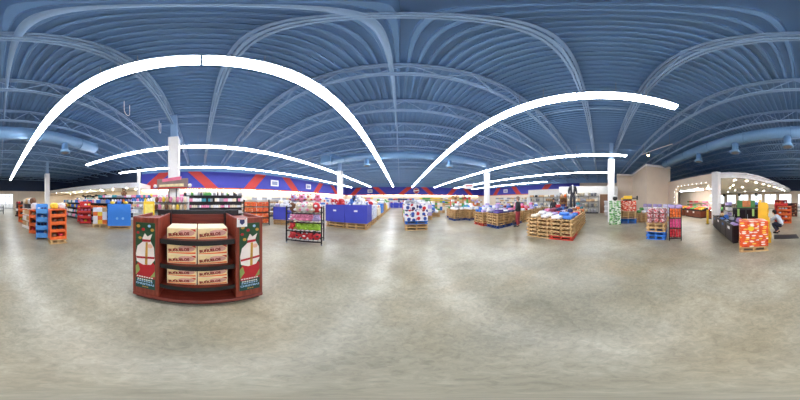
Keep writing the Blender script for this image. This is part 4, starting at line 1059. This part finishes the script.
def figure(label, cat, loc, rz, J, top, legs, hair, shoes, sk=skinm, s=1.0, head=True, long_hair=False, name='person', shirt=None, bulk=1.0):
    t = thing(name, label, cat, loc, rz); t.scale = (s, s, s)
    mir = lambda p, q: (p[0]*q, p[1], p[2])
    V, E, Rr = [], [], []
    def add(p, r, prev=None):
        V.append(p); Rr.append(r)
        if prev is not None: E.append((prev, len(V)-1))
        return len(V)-1
    hd = Vector(J['head']); nk = Vector(J['neck'])
    pe = add(J['pelvis'], (.1, .075)); wa = add(J['waist'], (.1, .07), pe); ch = add(J['chest'], (.115, .08), wa); ne = add(J['neck'], .052, ch)
    if head:
        h0 = add(tuple(nk.lerp(hd, .55)), .06, ne); h1 = add(tuple(hd), (.078, .095), h0); add(tuple(hd + Vector((0, .01, .085))), (.066, .08), h1)
    else: add(tuple(nk + Vector((0, 0, .07))), .045, ne)
    for q in (-1, 1):
        hp = add(mir(J['hip'], q), .088, pe); kn = add(mir(J['knee'], q), .056, hp); an = add(mir(J['ankle'], q), .038, kn); add(mir(J['toe'], q), .033, an)
        so = add(mir(J['sho'], q), .055, ch); el = add(mir(J['elb'], q), .042, so); wr = add(mir(J['wri'], q), .028, el); ha = add(mir(J['hand'], q), (.036, .02), wr)
        W = Vector(mir(J['wri'], q)); H = Vector(mir(J['hand'], q)); d = (H - W).normalized(); side = d.cross(Vector((1, 0, 0))); side = Vector((0, -1, 0)) if side.length < .2 else side.normalized()
        for i, ln in enumerate((.075, .085, .08, .06)):
            a = H + side*(-.027 + .018*i) + d*.02; f1 = add(tuple(a + d*ln*.5), .0085, ha); add(tuple(a + d*ln*.95 + Vector((-q*.018, 0, 0))), .0075, f1)
        th = add(tuple(W + (H-W)*.5 + side*-.045), .0095, ha); add(tuple(W + (H-W)*1.0 + side*-.06), .008, th)
    skin('body', V, E, Rr, sk, t)
    # upper garment
    V, E, Rr = [], [], []
    pl_ = Vector(J['pelvis']); wv = Vector(J['waist'])
    a = add(tuple(pl_ - (wv - pl_)*(.85 if wv.z > .9 else .45)), (.16*bulk, .135*bulk)); b = add(J['waist'], (.15*bulk, .122*bulk), a); c = add(J['chest'], (.172*bulk, .135*bulk), b); add(tuple(nk - (nk - Vector(J['chest']))*.22), .078, c)
    for q in (-1, 1):
        so = add(mir(J['sho'], q), .075*bulk, c); el = add(mir(J['elb'], q), .06*bulk, so); add(tuple(Vector(mir(J['elb'], q)).lerp(Vector(mir(J['wri'], q)), .92)), .043, el)
    skin('jacket', V, E, Rr, top, t)
    if shirt:
        cv = Vector(J['chest'])
        part(t, 'shirt_front', MB().slab([(-.03, cv.z+.12), (.03, cv.z+.12), (.04, cv.z), (.018, cv.z-.25), (-.018, cv.z-.25), (-.04, cv.z)], cv.y-.165, cv.y-.14), shirt)
    V, E, Rr = [], [], []
    a0 = add(tuple(pl_.lerp(wv, .55)), (.125*bulk, .1*bulk)); a = add(tuple(pl_ - (wv - pl_)*.1), (.14*bulk, .115*bulk), a0)
    for q in (-1, 1):
        hp = add(mir(J['hip'], q), .108*bulk, a); kn = add(mir(J['knee'], q), .078*bulk, hp); add(tuple(Vector(mir(J['ankle'], q)) + (Vector(mir(J['knee'], q)) - Vector(mir(J['ankle'], q)))*.06), .062*bulk, kn)
    skin('trousers', V, E, Rr, legs, t)
    for q in (-1, 1):
        an = Vector(mir(J['ankle'], q)); to = Vector(mir(J['toe'], q)); m = an.lerp(to, .55)
        part(t, 'shoe', MB().sph((0, 0, 0), .05, (.95, 2.7, .9), 12, 8).box(-.04, .04, -.12, .12, -.045, -.02), shoes, loc=(m.x, m.y, .046))
    if head:
        up = hd + Vector((0, .025, .055))
        part(t, 'hair', MB().sph((up.x, up.y, up.z), .1, (.95, 1.05, .98), 16, 10).sph((up.x, up.y+.04, up.z-.06 - (.1 if long_hair else 0)), .085, (1.05, .7, 1.1 if not long_hair else 1.9), 14, 9), hair)
        for q in (-1, 1):
            e = part(t, 'eye', MB().sph((hd.x+q*.032, hd.y-.07, hd.z+.02), .011, nu=8, nv=6), eyem); part(e, 'iris', MB().sph((hd.x+q*.032, hd.y-.0775, hd.z+.02), .006, nu=8, nv=6), black)
            part(t, 'ear', MB().sph((hd.x+q*.072, hd.y+.005, hd.z), .022, (.4, .8, 1.2), 8, 6), sk)
        part(t, 'nose', MB().sph((hd.x, hd.y-.082, hd.z-.01), .014, (.8, 1, 1.5), 8, 6), sk); part(t, 'mouth', MB().sph((hd.x, hd.y-.07, hd.z-.045), .018, (1.2, .5, .35), 8, 6), lipm)
    return t
x, y = P(518, 7.6)
figure('person in black jacket and dark red trousers standing beside the blanket pallets', 'person', (x, y, 0), face(-.35, .94), STAND, jackm, redtr, greyhair, shoem, bulk=1.3, s=1.04)
x, y = P(553.5, 10.2)
figure('person dressed in black standing behind the bedding pallets', 'person', (x, y, 0), face(-.8, -.6), STAND, jackm, darktr, darkhair, shoem, long_hair=True, s=1.0, bulk=1.1)
x, y = P(778.5, 6.1)
figure('person in pale shirt and navy trousers crouching past the yellow display', 'person', (x, y, 0), face(1, -.1), SQUAT, shirtm, darktr, darkhair, shoem, s=1.0)
solo('floor_mat', MB().box(-.5, .5, -.32, .32, 0, .012), black, 'black rubber mat lying on the floor near the crouching person', 'mat', P(786, 5.4) + (0,), .2)
x, y = P(572, 8.05)
st_ = thing('plinth', 'dark plinth standing on the clothes for the mannequin', 'plinth', (x-.02, y, 0), 0) if False else None
MX, MY = 9.45, 2.0
x, y = P(572.3, 8.0)
solo('plinth', MB().box(-.24, .24, -.22, .22, 0, .9), white, 'white plinth carrying the suited mannequin among clothes pallets', 'plinth', (9.42, 2.06, 0), 0, bevel=.01)
figure('headless white mannequin in dark suit jacket standing above the clothes pallets', 'mannequin', (9.42, 2.06, .9), face(-.95, -.3), STAND, suitm, suitm, darkhair, mann, sk=mann, head=False, name='mannequin', shirt=mann, s=1.22, bulk=1.12)

# ================================================================== STACKS BEFORE THE BEIGE BLOCK
gcan = spots('print_green_white', 'DDE6D2', ['4E9A48', '7FBF6A', '3E7F3C'], 2.6, .4, sq=.6)
x, y = P(615, 8.55)
tower(x, y, 2, 2, 5, (.38, .4, .31), [('green and white', gcan)], 'carton stacked against the white column by the beige block', 'green cartons by the column', rz=face(-x, -y), pn=0)
t = solo('bag', MB().sph((0, 0, .16), .2, (1, .8, .8)), black, 'small black bag with white top on the green carton stack', 'bag', (x, y, 1.55), 0)
part(t, 'white_top', MB().sph((0, 0, .3), .15, (1, .9, .5)), white)
rcan = spots('print_red_white', 'D9512F', ['E9C9B0', 'B92C28', 'F0DCC8'], 2.6, .33, sq=.5)
x, y = P(628.3, 9.1); a = face(-x, -y)
h = stack(x, y, a, 5, 'under the red boxes by the beige block', 1.12, .95, {0: palletb, 1: palletb})
for k in range(3):
    for i in range(4): item('carton', 'box', (.27, .6, .24), rcan, 'red printed box on the tall pallet stack by the beige block', 'carton', Vector((x, y, h + k*.242)) + Matrix.Rotation(a, 3, 'Z') @ Vector((-.41 + i*.274, -.1, 0)), a, 'red boxes on the tall stack')
t = thing('toy_truck', 'yellow and black long toy lying on top of the red boxes', 'toy', (x, y, h + .728), a)
part(t, 'body', MB().box(-.32, .28, -.16, .16, .1, .34).box(-.5, -.32, -.12, .12, .06, .2), yellow, .03, 2)
part(t, 'arm', MB().bar((.25, 0, .16), (.62, 0, .17), .07), black); part(t, 'bucket', MB().box(.58, .68, -.12, .12, .04, .34), black, .01)
part(t, 'track', MB().box(-.4, .25, -.18, .18, 0, .1), black, .03)
x, y = P(641.5, 9.4); a = face(-x, -y)
h = stack(x, y, a, 4, 'beside the red box stack', .8, .8, detail=False)
heap((x, y, 0), a, .75, .75, h, (.36, .36, .2), 2, 'soft_pack', 'bag', [WHITE, GREEN], 'bag on the short stack beside the red boxes', 'bag', 'bags beside the red boxes')
for i, (px, d, c) in enumerate(((647.5, 10.6, LAV), (657.5, 10.2, LAV), (667.5, 9.9, C_('pale violet', 'C8C0DA')))):
    x, y = P(px, d); a = face(-x, -y); o_ = ('first', 'second', 'third')[i]
    h = stack(x, y, a, 2, f'under the {o_} wrapped bottle block by the beige wall', .76, .8, detail=False)
    for k in range(4):
        for q in range(2): item('bottle_pack', 'fold', (.35, .6, .24), (c if k % 2 else WHITE)[1], f'{(c if k % 2 else WHITE)[0]} wrapped pack in the {o_} bottle block by the beige wall', 'pack', Vector((x, y, h + k*.235)) + Matrix.Rotation(a, 3, 'Z') @ Vector((-.18 + q*.36, -.05, 0)), a, f'packs in the {o_} bottle block', q)

# --- fruit pallet and its black rack
p0, p1, p2 = Vector(P(646, 5.05)), Vector(P(665.5, 4.92)), Vector(P(678, 4.8))
dv = (p1 - p0); rzf = math.atan2(-dv.y, -dv.x); nv = Vector((dv.y, -dv.x)).normalized()
if nv.dot(p0) < 0: nv = -nv
rzf = face(-nv.x, -nv.y)
c = (p0 + p1)/2 + nv*.5; L1 = dv.length
h = stack(c.x, c.y, rzf, 4, 'under the bags of red fruit', L1, 1.0, {0: palletb, 1: palletb})
frbag = spots('fruit_bag', 'D4C3C0', ['B8242C', 'C83C40', '8E1C2A'], 3.2, .4)
for k in range(3):
    for i in range(3):
        for j in range(3):
            item('fruit_bag', 'bag', (L1/3*.96, .31, .2), frbag, 'netted bag of red fruit piled on blue and wooden pallets', 'bag', Vector((c.x, c.y, h + k*.185)) + Matrix.Rotation(rzf, 3, 'Z') @ Vector((-L1/3 + i*L1/3, -.32 + j*.32, 0)), rzf + random.uniform(-.1, .1), 'bags of red fruit', random.randrange(3))
c = p1 + (p2 - p1)/2; c = c + nv*.3 + (p2-p1).normalized()*.14; L2 = (p2 - p1).length * .92
t = thing('wire_rack', 'black wire rack of bright fruit beside the netted red bags', 'rack', (c.x, c.y, 0), rzf)
for sx in (-L2/2, L2/2):
    for sy in (-.28, .28): part(t, 'post', MB().bar((sx, sy, 0), (sx, sy, 1.32), .035), black)
RZ = (.1, .5, .9)
for z in RZ:
    s = MB()
    for sy in (-.28, .28): s.bar((-L2/2, sy, z), (L2/2, sy, z), .03)
    for q in range(7): s.bar((-L2/2 + q*L2/6, -.28, z), (-L2/2 + q*L2/6, .28, z), .012)
    part(t, 'shelf_grid', s, black)
F = frame_of((c.x, c.y, 0), rzf)
for k, z in enumerate(RZ):
    nm, cl = (('red', RED), ('pink', PINK), ('orange', ORG))[k]
    if k == 1: cl = C_('strong pink', 'DE4F86')
    for l in range(3):
        for i in range(4):
            for j in range(2):
                b_ = cl[1] if random.random() < .85 else (YEL if k == 0 else cl)[1]
                item('fruit_pack', 'soft', (L2/4*.95, .25, .12), cl[1], f'{cl[0]} fruit pack on the {("lowest", "middle", "top")[k]} shelf of the black wire rack', 'fruit', F @ Vector((-L2/2 + (i+.5)*L2/4, -.13 + j*.26, z + .016 + l*.11)), rzf, f'fruit packs on the {("lowest", "middle", "top")[k]} shelf', (i+j+l) % 3)
for i in range(2):
    item('fruit_pack', 'soft', (.3, .3, .16), LAV[1], 'lavender pack on the highest tier of the black wire rack', 'fruit', F @ Vector((-.14 + i*.28, .05, 1.25)), rzf, 'lavender packs on the rack')

# ================================================================== PRODUCE ROOM BEHIND THE ARCH
prod = [RED, GREEN, ORG, YEL, LIME, PINK]
def counter(x, y, rz, w, lab, d=.9, hh=.62, cols=None, mat=brownw):
    t = thing('produce_counter', lab, 'counter', (x, y, 0), rz)
    part(t, 'base', MB().box(-w/2, w/2, -d/2, d/2, .08, hh), mat, .008); part(t, 'kick_plate', MB().box(-w/2+.04, w/2-.04, -d/2+.05, d/2-.02, 0, .08), black)
    part(t, 'tray', MB().slabx([(-d/2, hh), (d/2, hh), (d/2, hh+.28), (d/2-.03, hh+.28), (-d/2+.03, hh+.06), (-d/2, hh+.1)], -w/2, w/2), black)
    for s in range(max(1, int(w/.9))):
        part(t, 'price_card', MB().box(-w/2+.35+s*.9, -w/2+.55+s*.9, -d/2-.012, -d/2, .42, .58), white)
    F = frame_of((x, y, 0), rz); n = int(w/.2)
    for i in range(n):
        cc_ = (cols or prod)[(i//3) % len(cols or prod)]
        for j in range(3):
            item('fruit', 'round', (.17, .17, .15), cc_[1], f'{cc_[0]} fruit lying on the {lab}'[:90], 'fruit', F @ Vector((-w/2 + (i+.5)*w/n, -d/2 + .16 + j*.24, hh + .09 + j*.065)), 0, f'{cc_[0]} fruit on the {lab}', 0)
counter(8.75, -8.2, face(.05, 1), 2.3, 'red brown produce counter behind the arch')
counter(6.8, -8.75, face(-.5, .85), 1.3, 'angled produce counter next to the arch post')
counter(11.2, -8.1, face(-.1, 1), 2.0, 'produce counter at the beige wall end')
gondola('shelving_unit', 'wall shelving of produce boxes inside the arched room', 'shelving', (14.6, -14.2, 0), PI, 5, 1.3, 3, .6, white, [('produce_box', 'box', (.45, .4, .25), mixc(GREEN, RED, TAN, PINK), 'box')], 'the wall shelving in the arched room', 'g')

# ================================================================== LOW DARK BUNKERS TO THE TILLS
b0, b1 = Vector((4.75, -5.85)), Vector((2.25, -3.83)); dv = b1 - b0; nv = Vector((-dv.y, dv.x)).normalized()
if nv.dot(-b0) < 0: nv = -nv
rzb = face(nv.x, nv.y); nb = 4; Lb = dv.length/nb
bunk = M('bunker_dark', '2A2226', .4, .12, 3); bunkr = M('bunker_red', '4A2022', .4, .12, 3)
for i in range(nb):
    c = b0 + dv*((i+.5)/nb) - nv*.42; o_ = ('arch end', 'second from the arch', 'third from the arch', 'end beside the orange carton stack')[i]
    t = thing('display_bunker', f'low dark wooden bunker, {o_}', 'bunker', (c.x, c.y, 0), rzb)
    w = Lb*.97
    part(t, 'front_panel', MB().box(-w/2, w/2, -.42, -.38, .06, .68), bunk, .005); part(t, 'back_panel', MB().box(-w/2, w/2, .38, .42, .06, .68), bunk)
    for s in (-1, 1): part(t, 'side_panel', MB().box(min(s*w/2, s*(w/2-.04)), max(s*w/2, s*(w/2-.04)), -.38, .38, .06, .68), bunk)
    part(t, 'shelf', MB().box(-w/2+.04, w/2-.04, -.38, .38, .48, .52), bunkr); part(t, 'kick_plate', MB().box(-w/2+.03, w/2-.03, -.37, .37, 0, .06), black)
    part(t, 'top_rim', MB().box(-w/2, w/2, -.44, -.38, .68, .71).box(-w/2, w/2, .38, .44, .68, .71), black, .004)
    part(t, 'price_strip', MB().box(-.12, .12, -.428, -.42, .5, .6), white if i % 2 else M('tag_blue', '3E6EB0', .5, .1))
    F = frame_of((c.x, c.y, 0), rzb); cl = ([TAN, BLK, BRN], [GRY, BLK, BLUE], [NAVY, GRY, BLK], [LAV, C_('pale violet', 'C8C0DA'), C_('mauve', '9C7FB8')])[i]
    heap((c.x, c.y, 0), rzb, w-.12, .74, .521, (.27, .25, .2 if i == 3 else .17), 3 if i == 3 else 2, 'soft_pack', 'bag', cl, f'wrapped pack in the low bunker, {o_}', 'pack', f'packs in bunker {o_}')
x, y = P(707.5, 8.4)
t = thing('bollard', 'yellow square guard post at the arch end of the bunkers', 'post', (x, y, 0), rzb)
part(t, 'shaft', MB().box(-.07, .07, -.07, .07, .02, .95), M('post_yellow', 'E0B428', .5, .06), .01); part(t, 'foot', MB().box(-.11, .11, -.11, .11, 0, .02), black)
gondola('shelving_unit', 'black wire racks of packs standing behind the bunkers', 'shelving', (4.75, -7.65, 0), rzb, 1.2, 1.35, 4, .5, black, [('small_carton', 'box', (.3, .3, .24), mixc(GRY, BLK, WHITE, LAV), 'carton')], 'the black racks behind the bunkers', 'g', pnl=False, fill=.8)
gondola('shelving_unit', 'low grey shelving near the tills behind the bunkers', 'shelving', (4.9, -12.2, 0), face(-.4, .92), 2.6, 1.25, 3, .5, darkgrey, [('small_carton', 'box', (.3, .3, .26), mixc(WHITE, GRY, RED, BLK, BLUE), 'carton')], 'the low grey shelving near the tills', 'g')
# dark cooler with green and orange sign
x, y = P(746, 7.4); a = face(-x, -y)
t = thing('drinks_cooler', 'low black cooler cabinet with green and orange header behind mauve packs', 'cooler', (x, y, 0), a)
part(t, 'cabinet', MB().box(-.75, .75, -.3, .3, .05, 1.15), black, .015); part(t, 'kick_plate', MB().box(-.72, .72, -.27, .27, 0, .05), darkgrey)
for s in (-.37, .37):
    d_ = part(t, 'door', MB().box(s-.34, s+.34, -.325, -.3, .12, 1.05), M('cooler_door', '2C2628', .15, .1, 3), .006); part(d_, 'handle', MB().box(s-.3, s-.27, -.36, -.325, .45, .8), grey)
hd_ = part(t, 'header', MB().box(-.52, .52, -.1, -.05, 1.15, 1.58), M('header_green', '4F8B4A', .5, .15, 5), .01)
part(hd_, 'orange_picture', MB().box(-.2, .26, -.108, -.1, 1.2, 1.56), M('header_orange', 'D9854A', .5, .25, 7))
for s in (-.42, .4): part(t, 'green_strip', MB().box(s-.06, s+.06, -.335, -.325, .7, 1.1), M('strip_lime', 'A9C96A', .5, .1, 5))
# tills near the windows
for i, (x, y) in enumerate(((6.2, -18), (9.2, -18.5), (12.2, -18.8))):
    t = thing('checkout_counter', f'grey checkout counter before the shop windows, {("first", "second", "third")[i]} from the canopy edge', 'checkout', (x, y, 0), .1)
    part(t, 'cabinet', MB().box(-.4, .4, -1.2, 1.2, 0, .85), darkgrey, .01); part(t, 'belt', MB().box(-.35, .35, -1.1, .4, .85, .87), black); part(t, 'lane_post', MB().box(-.04, .04, .9, .98, .85, 2.2), grey)
    lm = part(t, 'lane_sign', MB().box(-.2, .2, .82, 1.06, 2.2, 2.6), black, .01)
# orange carton stack with yellow price sign
oc = spots('print_orange_brand', 'E85A22', ['F3E2D2', 'D03A1E', 'F6C04A', 'F4EADF'], 2.6, .3, sq=.5)
f0, f1 = Vector(P(739.8, 3.66)), Vector(P(768.5, 3.8)); dv = f1 - f0; nv = Vector((-dv.y, dv.x)).normalized()
if nv.dot(-f0) < 0: nv = -nv
ro = face(nv.x, nv.y); Lo = dv.length; c = (f0 + f1)/2 - nv*.33
F = frame_of((c.x, c.y, 0), ro)
pallet((c.x, c.y, 0), ro, palletw, 'low wooden pallet under the orange printed cartons', None, Lo+.02, .66)
for k in range(4):
    for i in range(3):
        for j in range(2):
            item('carton', 'box', (Lo/3*.985, .325, .195), oc, 'orange printed carton in the stack beside the yellow display', 'carton', F @ Vector((-Lo/3 + i*Lo/3, -.165 + j*.33, .168 + k*.197)), ro, 'orange printed cartons')
t = thing('price_sign', 'yellow starburst price sign on the orange carton stack', 'sign', tuple(F @ Vector((-.1, -.335, .76))), ro)
part(t, 'card', MB().slab([((.11 if q % 2 else .085)*math.cos(q*PI/10), (.075 if q % 2 else .06)*math.sin(q*PI/10)) for q in range(20)], -.006, 0), yellow)
# yellow display tower
x, y = P(765.5, 4.95); a = face(-.966, -.2)
t = thing('tray_display', 'tall yellow cardboard display with stepped side behind orange cartons', 'display', (x, y, 0), a)
yl = M('card_gold', 'F2BE2E', .5, .06, 3)
part(t, 'back_panel', MB().box(-.34, .34, .22, .25, 0, 1.53), yl)
for s in (-1, 1):
    w_ = [(.22, 0), (.22, 1.5)] + [(-.05 - .16*q/8 - .045*math.sin(q*1.9), 1.5 - q*1.5/8) for q in range(9)]
    part(t, 'side_panel', MB().slabx(w_, min(s*.36, s*.33), max(s*.36, s*.33)), yl)
for k in range(4): part(t, 'tray', MB().box(-.33, .33, -.1 - .03*(3-k), .22, .06 + k*.34, .09 + k*.34).box(-.33, .33, -.12 - .03*(3-k), -.1 - .03*(3-k), .06 + k*.34, .2 + k*.34), yl)
part(t, 'header_card', MB().box(-.33, .33, .19, .22, 1.3, 1.62), yl)
F = frame_of((x, y, 0), a)
for k in range(4):
    for i in range(3): cc_ = random.choice((YEL, CRM, YEL)); item('packet', 'bag', (.19, .2, .24), cc_[1], f'{cc_[0]} packet in the tall yellow display', 'packet', F @ Vector((-.21 + i*.21, .06, .092 + k*.34)), a, 'packets in the yellow display')
# red and orange displays by the door
for i, (px, d, m, nm) in enumerate(((781, 9.6, redcard, 'red'), (784.5, 8.9, orange, 'orange'), (790, 12.5, M('card_brown', '6B3A2A', .5, .1), 'dark brown'))):
    x, y = P(px, d); tray_display(x, y, face(-x, -y), .95 if i < 2 else 1.4, .6, (1.6, 1.15, 1.3)[i], 4, m, f'{nm} cardboard tray display along the exit aisle', (RED, ORG, WHITE) if i < 2 else (BRN, BLK, TAN), f'{nm} exit aisle display', f'packets in the {nm} exit display', False)
t = thing('shopping_cart_bay', 'dark grey cart bay beside the shop door', 'cart bay', P(796, 15) + (0,), 0)
part(t, 'frame', MB().box(-.9, .9, -.5, .5, .75, .8).box(-.9, .9, -.5, .5, .3, .35), darkgrey)
for sx in (-.85, .85):
    for sy in (-.45, .45): part(t, 'post', MB().box(sx-.04, sx+.04, sy-.04, sy+.04, 0, .95), darkgrey)
# ================================================================== LEAVE OUT SHELF GOODS NO ONE CAN SEE FROM AROUND THE TRIPOD
import numpy as np
from mathutils.bvhtree import BVHTree
bpy.context.view_layer.update()
GOODS = ('wine_bottle', 'small_carton', 'jar', 'packet', 'snack_packet', 'bottle', 'household_box', 'storage_box', 'grocery_box', 'detergent_box', 'basket', 'wicker_basket', 'shoe_box', 'storage_tub', 'fruit', 'produce_box')
BOXF = ((0, 1, 2, 3), (4, 7, 6, 5), (0, 4, 5, 1), (1, 5, 6, 2), (2, 6, 7, 3), (3, 7, 4, 0))
vs, fs, own, ow = [], [], [], []
for o in SC.objects:
    if o.type != 'MESH' or (o.parent and len(o.data.polygons) < 400 and max(o.dimensions) < .12): continue
    b = len(vs); mw = o.matrix_world
    k = len(own); own.append(o)
    if len(o.data.polygons) > 60 and o.get('kind') != 'structure' and o.name.split('.')[0] not in ('shelf_grid', 'bin_wall') and max(o.dimensions) < 1.5:
        vs += [mw @ Vector(c) for c in o.bound_box]; fs += [tuple(i + b for i in f) for f in BOXF]; ow += [k]*6
    elif len(o.data.polygons) < 30000:
        vs += [mw @ v.co for v in o.data.vertices]
        for p in o.data.polygons: fs.append(tuple(i + b for i in p.vertices)); ow.append(k)
tree = BVHTree.FromPolygons(vs, fs); seen = set()
for ex, ey in ((0, 0), (.7, 0), (-.7, 0), (0, .7), (0, -.7)):
    e = Vector((ex, ey, EYE)); stp = 1 if ex == ey == 0 else 2
    for px in range(0, 1600, stp):
        for py in range(332, 512, stp):
            a, p = R((px/2 + .25 - 400)*.45), R((200 - py/2 - .25)*.45)
            h = tree.ray_cast(e, Vector((math.sin(a)*math.cos(p), math.cos(a)*math.cos(p), math.sin(p))))
            if h[2] is not None: seen.add(ow[h[2]])
seen = {own[k].name for k in seen}
for o in list(SC.objects):
    if o.parent is None and o.type == 'MESH' and o.name.split('.')[0] in GOODS and o.name not in seen: bpy.data.objects.remove(o)
# ================================================================== CAMERA, SKY, EXPOSURE
cam = bpy.data.cameras.new('camera'); co = bpy.data.objects.new('camera', cam); COL.objects.link(co)
co.location = (0, 0, EYE); co.rotation_euler = (PI/2, 0, 0)
cam.type = 'PANO'
try: cam.panorama_type = 'EQUIRECTANGULAR'
except Exception: pass
try: cam.cycles.panorama_type = 'EQUIRECTANGULAR'
except Exception: pass
cam.clip_start = .05; cam.clip_end = 300
SC.camera = co
w = bpy.data.worlds.new('sky'); SC.world = w; w.use_nodes = True
bg = w.node_tree.nodes['Background']; bg.inputs['Color'].default_value = (.9, .95, 1, 1); bg.inputs['Strength'].default_value = 2.2
SC.view_settings.view_transform = 'Standard'; SC.view_settings.look = 'None'; SC.view_settings.gamma = 1
SC.view_settings.use_curve_mapping = False
SC.view_settings.exposure = 0.15
SC.cycles.max_bounces = 8; SC.cycles.diffuse_bounces = 5
